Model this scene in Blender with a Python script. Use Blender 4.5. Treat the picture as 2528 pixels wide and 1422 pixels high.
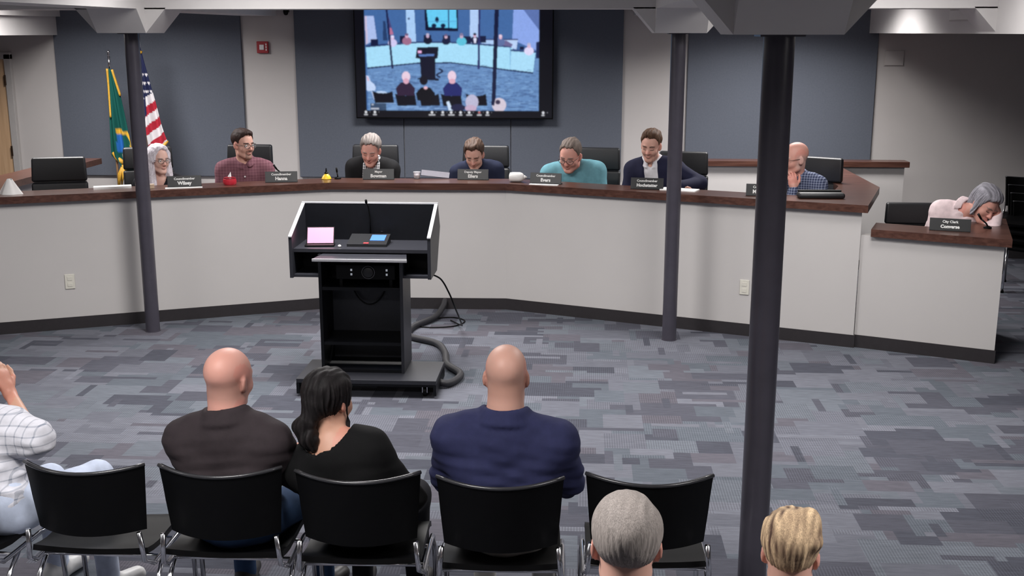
import bpy, bmesh, math, random
import numpy as np
from mathutils import Matrix, Vector, Euler

# ------------------------------------------------------------------ scene, camera, light, exposure
for o in list(bpy.data.objects):
    bpy.data.objects.remove(o)
SC = bpy.context.scene
COL = SC.collection
R_ = math.radians
CAM_H = 2.4
cam_data = bpy.data.cameras.new('camera')
cam_data.sensor_width = 36.0
cam_data.lens = 36.0 * 2778.0 / 2528.0
cam_data.clip_start = 0.05
cam = bpy.data.objects.new('camera', cam_data)
COL.objects.link(cam)
cam.location = (0, 0, CAM_H)
cam.rotation_euler = (R_(90 - 12.83), 0, R_(3.6))
SC.camera = cam

SC.view_settings.view_transform = 'Standard'
SC.view_settings.look = 'None'
SC.view_settings.gamma = 1.0
SC.view_settings.use_curve_mapping = False
EXPO = 0.0
SC.view_settings.exposure = EXPO

world = bpy.data.worlds.new('world')
world.use_nodes = True
world.node_tree.nodes['Background'].inputs[0].default_value = (0.55, 0.58, 0.65, 1)
world.node_tree.nodes['Background'].inputs[1].default_value = 0.05
SC.world = world

# ceiling luminaires: (x, y, watts, spread of the louvre in degrees); the fittings themselves are built further down
LAMPS = [(-4.8, 10.4, 98, 155), (-1.4, 10.45, 78, 150), (1.95, 10.8, 86, 138),
         (-2.3, 7.7, 30, 180), (1.95, 7.7, 26, 180),
         (-4.9, 6.2, 34, 155), (-1.5, 6.9, 110, 155), (1.5, 6.5, 66, 155),
         (-4.4, 2.4, 64, 150), (-1.4, 2.4, 80, 150), (2.2, 2.2, 68, 150)]
CEIL = 2.95
for (lx, ly, lw, lsp) in LAMPS:
    ld = bpy.data.lights.new('ceiling_lamp', 'AREA')
    ld.shape = 'RECTANGLE'; ld.size = 1.15; ld.size_y = 0.55
    ld.energy = lw; ld.color = (1.0, 0.97, 0.955)
    ld.spread = R_(lsp)
    lo = bpy.data.objects.new('ceiling_lamp', ld); COL.objects.link(lo)
    lo.location = (lx, ly, CEIL - 0.062)

# ------------------------------------------------------------------ helpers
def srgb(r, g, b):
    f = lambda c: (c / 255.0) / 12.92 if c <= 10 else (((c / 255.0) + 0.055) / 1.055) ** 2.4
    return (f(r), f(g), f(b))

def tag(o, label=None, cat=None, group=None, kind=None):
    if label: o['label'] = label
    if cat: o['category'] = cat
    if group: o['group'] = group
    if kind: o['kind'] = kind
    return o

def empty(name, loc=(0, 0, 0), rz=0.0, label=None, cat=None, group=None, kind=None):
    o = bpy.data.objects.new(name, None)
    o.empty_display_size = 0.1
    COL.objects.link(o)
    o.location = loc; o.rotation_euler = (0, 0, rz)
    return tag(o, label, cat, group, kind)

def copy_tree(o, parent=None):
    c = o.copy(); COL.objects.link(c)
    if parent is not None: c.parent = parent
    for ch in list(o.children): copy_tree(ch, c)
    return c

def link_mesh(name, me, mat, parent=None, smooth=False):
    if mat is not None and len(me.materials) == 0: me.materials.append(mat)
    if smooth:
        me.polygons.foreach_set('use_smooth', [True] * len(me.polygons))
    o = bpy.data.objects.new(name, me); COL.objects.link(o)
    if parent is not None: o.parent = parent
    return o

class B:
    """collects shapes in one bmesh; .obj() links them as one mesh object. off = subtracted from all points."""
    def __init__(s, off=(0, 0, 0)):
        s.bm = bmesh.new(); s.off = Vector(off)
    def box(s, c, size, rz=0.0, bev=0.0, seg=2, M=None):
        g = bmesh.ops.create_cube(s.bm, size=1.0)
        vs = g['verts']
        T = Matrix.Translation(Vector(c) - s.off) @ (M if M is not None else Matrix.Rotation(rz, 4, 'Z')) @ Matrix.Diagonal((size[0], size[1], size[2], 1))
        bmesh.ops.transform(s.bm, matrix=T, verts=vs)
        if bev > 0:
            es = list({e for v in vs for e in v.link_edges})
            bmesh.ops.bevel(s.bm, geom=es, offset=bev, segments=seg, affect='EDGES', profile=0.5)
        return s
    def span(s, a, b, bev=0.0, seg=2):
        c = [(a[i] + b[i]) / 2 for i in range(3)]; d = [abs(b[i] - a[i]) for i in range(3)]
        return s.box(c, d, 0, bev, seg)
    def prism(s, poly, z0, z1):
        n = len(poly)
        area = sum(poly[i][0] * poly[(i + 1) % n][1] - poly[(i + 1) % n][0] * poly[i][1] for i in range(n))
        if area < 0: poly = poly[::-1]
        lo = [s.bm.verts.new(Vector((p[0], p[1], z0)) - s.off) for p in poly]
        hi = [s.bm.verts.new(Vector((p[0], p[1], z1)) - s.off) for p in poly]
        s.bm.faces.new(lo[::-1]); s.bm.faces.new(hi)
        for i in range(n):
            j = (i + 1) % n
            s.bm.faces.new((lo[i], lo[j], hi[j], hi[i]))
        return s
    def xprism(s, poly, x0, x1):
        """polygon in (y, z) extruded along x"""
        n = len(poly)
        lo = [s.bm.verts.new(Vector((x0, p[0], p[1])) - s.off) for p in poly]
        hi = [s.bm.verts.new(Vector((x1, p[0], p[1])) - s.off) for p in poly]
        fs = [s.bm.faces.new(lo[::-1]), s.bm.faces.new(hi)]
        for i in range(n):
            j = (i + 1) % n
            fs.append(s.bm.faces.new((lo[i], lo[j], hi[j], hi[i])))
        bmesh.ops.recalc_face_normals(s.bm, faces=fs)
        return s
    def hull(s, pts):
        vs = [s.bm.verts.new(Vector(p) - s.off) for p in pts]
        r = bmesh.ops.convex_hull(s.bm, input=vs)
        return s
    def tube(s, pts, r, n=8, cap=True, closed=False):
        pts = [Vector(p) - s.off for p in pts]
        rr = r if isinstance(r, (list, tuple)) else [r] * len(pts)
        rings = []; m = len(pts); ref = None
        for i in range(m):
            if closed: t = pts[(i + 1) % m] - pts[i - 1]
            else: t = pts[min(i + 1, m - 1)] - pts[max(i - 1, 0)]
            t.normalize()
            if ref is None:
                ref = Vector((0, 0, 1)) if abs(t.z) < 0.9 else Vector((1, 0, 0))
            a = (ref - t * ref.dot(t))
            if a.length < 1e-5: a = t.orthogonal()
            a.normalize(); b = t.cross(a); ref = a
            rings.append([s.bm.verts.new(pts[i] + (a * math.cos(2 * math.pi * k / n) + b * math.sin(2 * math.pi * k / n)) * rr[i]) for k in range(n)])
        last = m if closed else m - 1
        for i in range(last):
            A = rings[i]; C = rings[(i + 1) % m]
            for k in range(n):
                l = (k + 1) % n
                s.bm.faces.new((A[k], A[l], C[l], C[k]))
        if cap and not closed:
            s.bm.faces.new(rings[0][::-1]); s.bm.faces.new(rings[-1])
        return s
    def lathe(s, prof, c=(0, 0, 0), n=24, M=None):
        """profile of (radius, z) from bottom to top"""
        c = Vector(c) - s.off; rings = []
        for (r, z) in prof:
            ring = []
            for k in range(n):
                p = Vector((r * math.cos(2 * math.pi * k / n), r * math.sin(2 * math.pi * k / n), z))
                if M is not None: p = M @ p
                ring.append(s.bm.verts.new(p + c))
            rings.append(ring)
        for i in range(len(prof) - 1):
            for k in range(n):
                l = (k + 1) % n
                s.bm.faces.new((rings[i][k], rings[i][l], rings[i + 1][l], rings[i + 1][k]))
        s.bm.faces.new(rings[0][::-1]); s.bm.faces.new(rings[-1])
        return s
    def grid(s, fn, nu, nv, closed_u=False):
        vs = [[s.bm.verts.new(Vector(fn(i / nu, j / nv)) - s.off) for j in range(nv + 1)] for i in range(nu + (0 if closed_u else 1))]
        for i in range(nu):
            for j in range(nv):
                i2 = (i + 1) % len(vs)
                s.bm.faces.new((vs[i][j], vs[i2][j], vs[i2][j + 1], vs[i][j + 1]))
        return s
    def solid(s, thick):
        bmesh.ops.recalc_face_normals(s.bm, faces=s.bm.faces[:])
        bmesh.ops.solidify(s.bm, geom=s.bm.faces[:], thickness=thick)
        return s
    def obj(s, name, mat, parent=None, smooth=False, recalc=False, auto=False):
        if recalc: bmesh.ops.recalc_face_normals(s.bm, faces=s.bm.faces[:])
        me = bpy.data.meshes.new(name); s.bm.to_mesh(me); s.bm.free()
        o = link_mesh(name, me, mat, parent, smooth)
        if auto:
            me.polygons.foreach_set('use_smooth', [True] * len(me.polygons))
            try: me.set_sharp_from_angle(angle=R_(38))
            except Exception: pass
        return o

# ------------------------------------------------------------------ materials
MATS = {}
def mat(name, col, rough=0.6, metal=0.0, var=0.06, scale=30.0, bump=0.0, bscale=200.0, spec=0.5, coat=0.0):
    if name in MATS: return MATS[name]
    m = bpy.data.materials.new(name); m.use_nodes = True
    nt = m.node_tree; bs = nt.nodes['Principled BSDF']
    bs.inputs['Roughness'].default_value = rough
    bs.inputs['Metallic'].default_value = metal
    bs.inputs['Specular IOR Level'].default_value = spec
    if coat: bs.inputs['Coat Weight'].default_value = coat
    tc = nt.nodes.new('ShaderNodeTexCoord')
    nz = nt.nodes.new('ShaderNodeTexNoise'); nz.inputs['Scale'].default_value = scale; nz.inputs['Detail'].default_value = 4
    nt.links.new(tc.outputs['Object'], nz.inputs['Vector'])
    rp = nt.nodes.new('ShaderNodeValToRGB')
    c0 = [max(0, c * (1 - var)) for c in col]; c1 = [min(1, c * (1 + var)) for c in col]
    rp.color_ramp.elements[0].color = (*c0, 1); rp.color_ramp.elements[0].position = 0.3
    rp.color_ramp.elements[1].color = (*c1, 1); rp.color_ramp.elements[1].position = 0.7
    nt.links.new(nz.outputs['Fac'], rp.inputs['Fac'])
    nt.links.new(rp.outputs['Color'], bs.inputs['Base Color'])
    if bump > 0:
        n2 = nt.nodes.new('ShaderNodeTexNoise'); n2.inputs['Scale'].default_value = bscale; n2.inputs['Detail'].default_value = 2
        nt.links.new(tc.outputs['Object'], n2.inputs['Vector'])
        bp = nt.nodes.new('ShaderNodeBump'); bp.inputs['Strength'].default_value = bump; bp.inputs['Distance'].default_value = 0.002
        nt.links.new(n2.outputs['Fac'], bp.inputs['Height'])
        nt.links.new(bp.outputs['Normal'], bs.inputs['Normal'])
    MATS[name] = m
    return m

def mat_attr(name, rough=0.7, attr='Col', spec=0.3, stripes=False, sss=0.0, emis=None):
    if name in MATS: return MATS[name]
    m = bpy.data.materials.new(name); m.use_nodes = True
    nt = m.node_tree; bs = nt.nodes['Principled BSDF']
    at = nt.nodes.new('ShaderNodeAttribute'); at.attribute_name = attr
    bs.inputs['Roughness'].default_value = rough
    bs.inputs['Specular IOR Level'].default_value = spec
    src = at.outputs['Color']
    if stripes:
        tc = nt.nodes.new('ShaderNodeTexCoord')
        sx = nt.nodes.new('ShaderNodeSeparateXYZ'); nt.links.new(tc.outputs['Object'], sx.inputs[0])
        ml = nt.nodes.new('ShaderNodeMath'); ml.operation = 'MULTIPLY'; ml.inputs[1].default_value = 2 * math.pi / 0.0145
        nt.links.new(sx.outputs['X'], ml.inputs[0])
        sn = nt.nodes.new('ShaderNodeMath'); sn.operation = 'SINE'; nt.links.new(ml.outputs[0], sn.inputs[0])
        am = nt.nodes.new('ShaderNodeMath'); am.operation = 'MULTIPLY'; nt.links.new(sn.outputs[0], am.inputs[0]); nt.links.new(at.outputs['Alpha'], am.inputs[1])
        a2 = nt.nodes.new('ShaderNodeMath'); a2.operation = 'MULTIPLY_ADD'; a2.inputs[1].default_value = 0.16; a2.inputs[2].default_value = 1.0
        nt.links.new(am.outputs[0], a2.inputs[0])
        mp = nt.nodes.new('ShaderNodeMapping'); mp.inputs['Scale'].default_value = (9, 60, 1)
        nt.links.new(tc.outputs['Object'], mp.inputs['Vector'])
        nz = nt.nodes.new('ShaderNodeTexNoise'); nz.inputs['Scale'].default_value = 1.0; nz.inputs['Detail'].default_value = 5
        nt.links.new(mp.outputs[0], nz.inputs['Vector'])
        mr = nt.nodes.new('ShaderNodeMapRange'); mr.inputs[1].default_value = 0.3; mr.inputs[2].default_value = 0.7; mr.inputs[3].default_value = 0.86; mr.inputs[4].default_value = 1.14
        nt.links.new(nz.outputs['Fac'], mr.inputs[0])
        n3 = nt.nodes.new('ShaderNodeTexNoise'); n3.inputs['Scale'].default_value = 260
        nt.links.new(tc.outputs['Object'], n3.inputs['Vector'])
        m3 = nt.nodes.new('ShaderNodeMapRange'); m3.inputs[3].default_value = 0.82; m3.inputs[4].default_value = 1.18
        nt.links.new(n3.outputs['Fac'], m3.inputs[0])
        p1 = nt.nodes.new('ShaderNodeMath'); p1.operation = 'MULTIPLY'; nt.links.new(a2.outputs[0], p1.inputs[0]); nt.links.new(mr.outputs[0], p1.inputs[1])
        p2 = nt.nodes.new('ShaderNodeMath'); p2.operation = 'MULTIPLY'; nt.links.new(p1.outputs[0], p2.inputs[0]); nt.links.new(m3.outputs[0], p2.inputs[1])
        vm = nt.nodes.new('ShaderNodeVectorMath'); vm.operation = 'SCALE'
        nt.links.new(at.outputs['Color'], vm.inputs[0]); nt.links.new(p2.outputs[0], vm.inputs['Scale'])
        src = vm.outputs[0]
        bp = nt.nodes.new('ShaderNodeBump'); bp.inputs['Strength'].default_value = 0.4; bp.inputs['Distance'].default_value = 0.003
        nt.links.new(n3.outputs['Fac'], bp.inputs['Height']); nt.links.new(bp.outputs['Normal'], bs.inputs['Normal'])
    if sss:
        bs.inputs['Subsurface Weight'].default_value = sss
        bs.inputs['Subsurface Radius'].default_value = (0.012, 0.005, 0.003)
        bs.inputs['Subsurface Scale'].default_value = 0.5
    if emis is not None:
        bs.inputs['Base Color'].default_value = (0.01, 0.01, 0.012, 1)
        nt.links.new(src, bs.inputs['Emission Color']); bs.inputs['Emission Strength'].default_value = emis
    else:
        nt.links.new(src, bs.inputs['Base Color'])
    MATS[name] = m
    return m

def mat_wood(name, c0, c1, rough=0.35, axis=0, scale=6.0):
    if name in MATS: return MATS[name]
    m = bpy.data.materials.new(name); m.use_nodes = True
    nt = m.node_tree; bs = nt.nodes['Principled BSDF']; bs.inputs['Roughness'].default_value = rough
    tc = nt.nodes.new('ShaderNodeTexCoord'); mp = nt.nodes.new('ShaderNodeMapping')
    s = [scale * 9] * 3; s[axis] = scale * 0.5
    mp.inputs['Scale'].default_value = s
    nt.links.new(tc.outputs['Object'], mp.inputs['Vector'])
    nz = nt.nodes.new('ShaderNodeTexNoise'); nz.inputs['Scale'].default_value = 1.0; nz.inputs['Detail'].default_value = 6; nz.inputs['Distortion'].default_value = 0.6
    nt.links.new(mp.outputs[0], nz.inputs['Vector'])
    rp = nt.nodes.new('ShaderNodeValToRGB')
    rp.color_ramp.elements[0].color = (*c0, 1); rp.color_ramp.elements[0].position = 0.32
    rp.color_ramp.elements[1].color = (*c1, 1); rp.color_ramp.elements[1].position = 0.7
    nt.links.new(nz.outputs['Fac'], rp.inputs['Fac']); nt.links.new(rp.outputs['Color'], bs.inputs['Base Color'])
    MATS[name] = m
    return m

def mat_emit(name, col, strength):
    if name in MATS: return MATS[name]
    m = bpy.data.materials.new(name); m.use_nodes = True
    bs = m.node_tree.nodes['Principled BSDF']
    bs.inputs['Base Color'].default_value = (*col, 1); bs.inputs['Emission Color'].default_value = (*col, 1)
    bs.inputs['Emission Strength'].default_value = strength
    MATS[name] = m
    return m

WALL = mat('wall_paint', (0.50, 0.475, 0.465), 0.75, var=0.02, scale=3, bump=0.06, bscale=350, spec=0.25)
CEILM = mat('ceiling_paint', (0.66, 0.645, 0.63), 0.8, var=0.02, scale=3, spec=0.2)
BEAM = mat('beam_paint', (0.60, 0.58, 0.575), 0.7, var=0.025, scale=4, spec=0.25)
PANEL = mat('acoustic_fabric', (0.112, 0.124, 0.153), 0.9, var=0.05, scale=60, bump=0.25, bscale=600, spec=0.15)
DAISW = mat('dais_laminate', (0.505, 0.485, 0.475), 0.6, var=0.015, scale=2, spec=0.3)
BASEB = mat('vinyl_base', (0.022, 0.019, 0.021), 0.5, var=0.1)
WOODT = mat_wood('cherry_top', (0.050, 0.020, 0.014), (0.105, 0.047, 0.034), 0.28)
DOORW = mat_wood('door_veneer', (0.52, 0.33, 0.19), (0.64, 0.43, 0.26), 0.45, axis=2, scale=3)
METALG = mat('frame_paint', (0.42, 0.40, 0.39), 0.5, var=0.03)
STEELP = mat('column_paint', (0.050, 0.046, 0.060), 0.30, var=0.08, scale=12)
BLACKP = mat('black_plastic', (0.0018, 0.0018, 0.0021), 0.45, var=0.1, spec=0.16)
BLACKL = mat('black_leather', (0.0075, 0.008, 0.010), 0.46, var=0.15, scale=80, bump=0.25, bscale=260)
CHROME = mat('chrome', (0.75, 0.75, 0.78), 0.18, 1.0, var=0.03)
GOLD = mat('gold_fringe', (0.55, 0.30, 0.03), 0.55, var=0.2, scale=120)
WHITEP = mat('white_plastic', (0.72, 0.71, 0.70), 0.4, var=0.03)
IVORY = mat('ivory_plastic', (0.62, 0.60, 0.53), 0.45, var=0.03)
PAPER = mat('paper', (0.78, 0.77, 0.76), 0.8, var=0.02)
LECT = mat('lectern_laminate', (0.0035, 0.004, 0.006), 0.45, var=0.12, scale=40, spec=0.25)
LECTG = mat('lectern_grey', (0.020, 0.021, 0.027), 0.42, var=0.1, scale=40, spec=0.4)
EDGE = mat('edge_band', (0.34, 0.34, 0.36), 0.35, var=0.03)

# ------------------------------------------------------------------ structure
rng = random.Random(7)
X0, X1, Y0, Y1 = -9.0, 7.0, -2.0, 12.3

def build_floor():
    cs = 0.05
    nx = int(round((X1 - X0) / cs)); ny = int(round((Y1 - Y0) / cs))
    r = np.random.RandomState(11)
    pal = np.array([srgb(119, 121, 131), srgb(110, 112, 122), srgb(101, 107, 116), srgb(89, 90, 100),
                    srgb(102, 100, 109), srgb(82, 84, 94), srgb(112, 117, 126)])
    k = np.array(pal) * .66
    a = np.zeros((nx, ny, 4)); a[..., :3] = k[1]
    def paint(n, wr, hr, probs):
        for _ in range(n):
            w = r.randint(*wr); h = r.randint(*hr)
            i = r.randint(-w, nx); j = r.randint(-h, ny)
            c = r.choice(len(pal), p=probs)
            f = 1 + r.uniform(-0.06, 0.06)
            a[max(i, 0):i + w, max(j, 0):j + h, :3] = k[c] * f
            a[max(i, 0):i + w, max(j, 0):j + h, 3] = 1.0 if r.rand() < 0.33 else 0.0
    paint(3600, (6, 14), (6, 13), [.22, .2, .18, .1, .12, .04, .14])
    paint(3600, (4, 11), (3, 8), [.18, .18, .16, .14, .14, .06, .14])
    paint(1500, (4, 9), (3, 6), [.12, .12, .14, .2, .16, .16, .1])
    paint(650, (4, 9), (1, 2), [.2, .05, .1, .25, .1, .25, .05])
    paint(420, (1, 2), (3, 6), [.15, .05, .1, .25, .1, .3, .05])
    xs = np.linspace(X0, X1, nx + 1); ys = np.linspace(Y0, Y1, ny + 1)
    V = np.zeros((nx + 1, ny + 1, 3)); V[..., 0] = xs[:, None]; V[..., 1] = ys[None, :]
    idx = np.arange((nx + 1) * (ny + 1)).reshape(nx + 1, ny + 1)
    q = np.stack([idx[:-1, :-1], idx[1:, :-1], idx[1:, 1:], idx[:-1, 1:]], -1).reshape(-1, 4)
    me = mesh_np('floor', V.reshape(-1, 3), q)
    at = me.color_attributes.new('Col', 'FLOAT_COLOR', 'CORNER')
    at.data.foreach_set('color', np.repeat(a.reshape(-1, 4), 4, axis=0).ravel())
    return me

def mesh_np(name, V, Q):
    me = bpy.data.meshes.new(name)
    V = np.asarray(V, dtype=np.float32); Q = np.asarray(Q, dtype=np.int32)
    me.vertices.add(len(V)); me.vertices.foreach_set('co', V.ravel())
    me.loops.add(Q.size); me.loops.foreach_set('vertex_index', Q.ravel())
    me.polygons.add(len(Q))
    me.polygons.foreach_set('loop_start', np.arange(0, Q.size, Q.shape[1], dtype=np.int32))
    me.polygons.foreach_set('loop_total', np.full(len(Q), Q.shape[1], dtype=np.int32))
    me.update(calc_edges=True)
    return me

tag(link_mesh('floor', build_floor(), mat_attr('carpet', 0.95, stripes=True, spec=0.1)), kind='structure')
tag(B().span((X0, Y0, CEIL), (X1, Y1 + .2, CEIL + .1)).obj('ceiling', CEILM), kind='structure')
wb = tag(B().span((X0, Y1, 0), (X1, Y1 + .2, CEIL)).obj('wall_back', WALL), kind='structure')
tag(B().span((X0 - .2, Y0, 0), (X0, Y1, CEIL)).obj('wall_left', WALL), kind='structure')
tag(B().span((X1, Y0, 0), (X1 + .2, Y1, CEIL)).obj('wall_right', WALL), kind='structure')
tag(B().span((X0, Y0 - .2, 0), (X1, Y0, CEIL)).obj('wall_rear', WALL), kind='structure')
# fabric panels on the back wall, each its own piece
for (a, b) in [(-5.80, -3.715), (-3.125, -1.957), (-1.951, -0.788), (-0.782, 0.412), (1.10, 3.07)]:
    B().span((a, Y1 - .035, 0.83), (b, Y1, CEIL - .01), bev=0.006).obj('panel', PANEL, wb)
tag(B().span((X0, Y1 - .012, 0), (X1, Y1, 0.1)).obj('baseboard_back', BASEB), kind='structure')

# low ceilings (soffits) along both sides
BT = 2.566
tag(B().span((X0, Y0, 2.365), (-5.75, Y1, 2.56)).span((X0, Y0, 2.56), (-5.70, Y1, CEIL)).obj('trim_1', BEAM), kind='structure')
tag(B().span((2.97, Y0, 2.385), (X1, Y1, CEIL)).obj('trim_2', BEAM), kind='structure')
# beams and flared column heads
PX = (-3.51, 0.708); HB = 0.19
def wedge(b, x, y, dx, dy, zlo=2.39, run=0.165):
    """haunch rising away from the column head at (x, y) along dx / dy"""
    px, py = -dy, dx
    A = [(x + dx * HB + px * s * HB, y + dy * HB + py * s * HB) for s in (-1, 1)]
    E = [(x + dx * (HB + run) + px * s * HB, y + dy * (HB + run) + py * s * HB) for s in (-1, 1)]
    b.hull([(p[0], p[1], zlo) for p in A] + [(p[0], p[1], BT + .01) for p in A] + [(p[0], p[1], BT + .01) for p in E])
n = 3
for yb in (8.75, 4.25):
    b = B().span((-5.75, yb - HB, BT), (2.97, yb + HB, CEIL))
    tag(b.obj('trim_%d' % n, BEAM), kind='structure'); n += 1
for xb in PX:
    b = B().span((xb - HB + .001, Y0, BT + .001), (xb + HB - .001, Y1, CEIL))
    tag(b.obj('trim_%d' % n, BEAM), kind='structure'); n += 1
for (cx, cy) in [(PX[0], 8.75), (PX[1], 8.75), (PX[1], 4.25)]:
    b = B().span((cx - HB, cy - HB, 2.39), (cx + HB, cy + HB, BT + .01))
    for d in ((1, 0), (-1, 0), (0, 1), (0, -1)): wedge(b, cx, cy, *d)
    tag(b.obj('trim_%d' % n, BEAM), kind='structure'); n += 1
b = B(); wedge(b, 2.97 + HB, 8.75, -1, 0, zlo=2.40)
tag(b.obj('trim_%d' % n, BEAM), kind='structure')

# steel columns
for (cx, cy, lab) in [(PX[0], 8.75, 'dark round steel column in front of the two flags, left of the lectern'),
                      (PX[1], 8.75, 'dark round steel column before the man in a navy blazer'),
                      (PX[1], 4.25, 'thick-looking near dark round steel column at the right end of the audience row')]:
    t = empty('steel_column', (cx, cy, 0), 0, lab, 'column', 'dark steel columns')
    B().lathe([(0.0565, 0.004), (0.0565, 2.384)], n=40).obj('shaft', STEELP, t, auto=True)
    B().lathe([(0.062, 0), (0.062, 0.006)], n=40).obj('base_plate', STEELP, t, auto=True)
    B().box((0, 0, 2.387), (0.16, 0.16, 0.008)).obj('cap_plate', STEELP, t)

# door in the far left of the back wall
d = B(off=(0, 0, 0)).span((-7.30, Y1 - .03, 0), (-6.375, Y1 - .005, 2.105), bev=.003).obj('door_1', DOORW)
tag(d, kind='structure')
B().span((-6.375, Y1 - .055, 0), (-6.30, Y1, 2.16), bev=.004).span((-7.375, Y1 - .055, 2.105), (-6.30, Y1, 2.18), bev=.004).span((-7.375, Y1 - .055, 0), (-7.30, Y1, 2.16), bev=.004).obj('door_frame', METALG, d)
for z in (0.25, 1.10, 1.88):
    B().tube([(-6.375, Y1 - .06, z - .055), (-6.375, Y1 - .06, z + .055)], .011, 10).obj('hinge', mat('dark_bronze', (0.05, 0.03, 0.02), .4, .8), d)
B().tube([(-7.2, Y1 - .03, 1.0), (-7.2, Y1 - .09, 1.0), (-7.08, Y1 - .09, 1.0)], .011, 10).obj('door_handle', CHROME, d)

# ceiling luminaires
for i, (lx, ly, lw, lsp) in enumerate(LAMPS):
    t = empty('ceiling_light', (lx, ly, CEIL), 0, 'flat rectangular ceiling light between the beams overhead', 'light', 'ceiling lights')
    B().span((-.62, -.32, -.05), (.62, -.30, 0)).span((-.62, .30, -.05), (.62, .32, 0)).span((-.62, -.30, -.05), (-.60, .30, 0)).span((.60, -.30, -.05), (.62, .30, 0)).obj('frame', WHITEP, t)
    B().span((-.60, -.30, -.04), (.60, .30, -.035)).obj('diffuser', mat_emit('lamp_diffuser', (1, .97, .94), 2.0), t)

# ------------------------------------------------------------------ dais
def offset(poly, d):
    """open polyline moved to its right by d (negative: to its left), mitred"""
    out = []; m = len(poly)
    for i in range(m):
        ns = []
        for (p, q) in ((i - 1, i), (i, i + 1)):
            if p < 0 or q >= m: continue
            dx, dy = poly[q][0] - poly[p][0], poly[q][1] - poly[p][1]
            l = math.hypot(dx, dy); ns.append((dy / l, -dx / l))
        nx = sum(v[0] for v in ns) / len(ns); ny = sum(v[1] for v in ns) / len(ns)
        l = math.hypot(nx, ny); nx /= l; ny /= l
        c = nx * ns[0][0] + ny * ns[0][1]
        out.append((poly[i][0] + nx * d / c, poly[i][1] + ny * d / c))
    return out
def strip(b, poly, d0, d1, z0, z1, segs=None):
    A = offset(poly, d0); C = offset(poly, d1)
    for i in (segs if segs is not None else range(len(poly) - 1)):
        b.prism([A[i], A[i + 1], C[i + 1], C[i]], z0, z1)
    return b

TOPZ = 1.125
PF = [(-5.25, 11.35), (-5.25, 9.46), (-4.92, 8.465), (-2.2, 9.625), (-.66, 9.665), (2.12, 8.60), (2.45, 9.6), (2.45, 11.545)]
DO = (-1.42, 9.6, 0)
dais = empty('council_dais', DO, 0, 'long angled pale grey council dais with a dark cherry wood top', 'desk')
PP = PF[:6] + [(2.315, 9.6), (2.36, 11.545)]
for i in range(len(PP) - 1):
    strip(B(DO), PP, 0, -.11, 0.0, TOPZ - .058, [i]).obj('front_panel' if 2 <= i <= 4 else 'return_panel', DAISW, dais)
strip(B(DO), PP, .008, 0.0, 0.0, .10).obj('toe_base', BASEB, dais)
tp = strip(B(DO), PF, .045, -.285, TOPZ - .058, TOPZ)
bmesh.ops.remove_doubles(tp.bm, verts=tp.bm.verts[:], dist=1e-4)
tp.obj('wood_top', WOODT, dais)
strip(B(DO), PF, -.11, -.62, .925, .955, [2, 3, 4]).obj('desk_surface', WOODT, dais)
plat = offset(PP, -.11)
tag(B().prism(plat[1:7] + [(2.24, Y1 - .015), (-5.14, Y1 - .015)], 0.001, .20).obj('dais_platform', mat('plain_carpet', srgb(96, 97, 108), .95, var=.1, scale=90, spec=.1)), kind='structure')

hw = empty('low_wall', (2.2, 11.66, 0), 0, 'short pale half wall with a cherry wood cap behind the right of the dais', 'half wall')
o_ = (2.2, 11.66, 0)
B(o_).span((1.16, 11.60, 0), (3.25, 11.72, 1.062)).obj('wall_panel', DAISW, hw)
B(o_).span((1.12, 11.56, 1.062), (3.29, 11.76, 1.12), bev=.004).obj('wood_cap', WOODT, hw)
B(o_).span((2.50, 11.592, 0), (3.25, 11.60, .1)).obj('toe_base', BASEB, hw)

CK = [(2.130, 8.622), (3.06, 8.225), (3.34, 9.14)]
ck = empty('clerk_desk', (2.6, 8.5, 0), 0, 'lower pale clerk desk with cherry top joined to the right end of the dais', 'desk')
o_ = (2.6, 8.5, 0)
for i in range(2): strip(B(o_), CK, 0, -.1, 0, .885, [i]).obj('front_panel', DAISW, ck)
strip(B(o_), CK, .008, 0, 0, .10).obj('toe_base', BASEB, ck)
A_ = offset(CK, .045); C_ = offset(CK, -.285)
b = B(o_)
b.prism([(2.185, 8.555), A_[1], C_[1], (2.30, 8.87)], .885, .942); b.prism([A_[1], A_[2], C_[2], C_[1]], .885, .942)
b.obj('wood_top', WOODT, ck)
b = B(o_); b.prism([(2.32, 8.89), C_[1], (3.28, 9.1), (2.52, 9.45)], .72, .75); b.obj('desk_surface', WOODT, ck)

# outlets on the dais front
for (x, seg, lab) in [(-4.19, 2, 'small ivory wall outlet on the left wing of the dais front'), (1.31, 4, 'small ivory wall outlet on the right wing of the dais front')]:
    p, q = PF[seg], PF[seg + 1]; f = (x - p[0]) / (q[0] - p[0]); y = p[1] + f * (q[1] - p[1])
    t = empty('wall_outlet', (x, y, .40), math.atan2(q[1] - p[1], q[0] - p[0]), lab, 'outlet', 'outlets on the dais front')
    B().box((0, -.004, 0), (.075, .008, .12), bev=.002).obj('cover_plate', IVORY, t)
    for z in (-.026, .026): B().box((0, -.009, z), (.035, .004, .03), bev=.001).obj('socket', IVORY, t)

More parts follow.
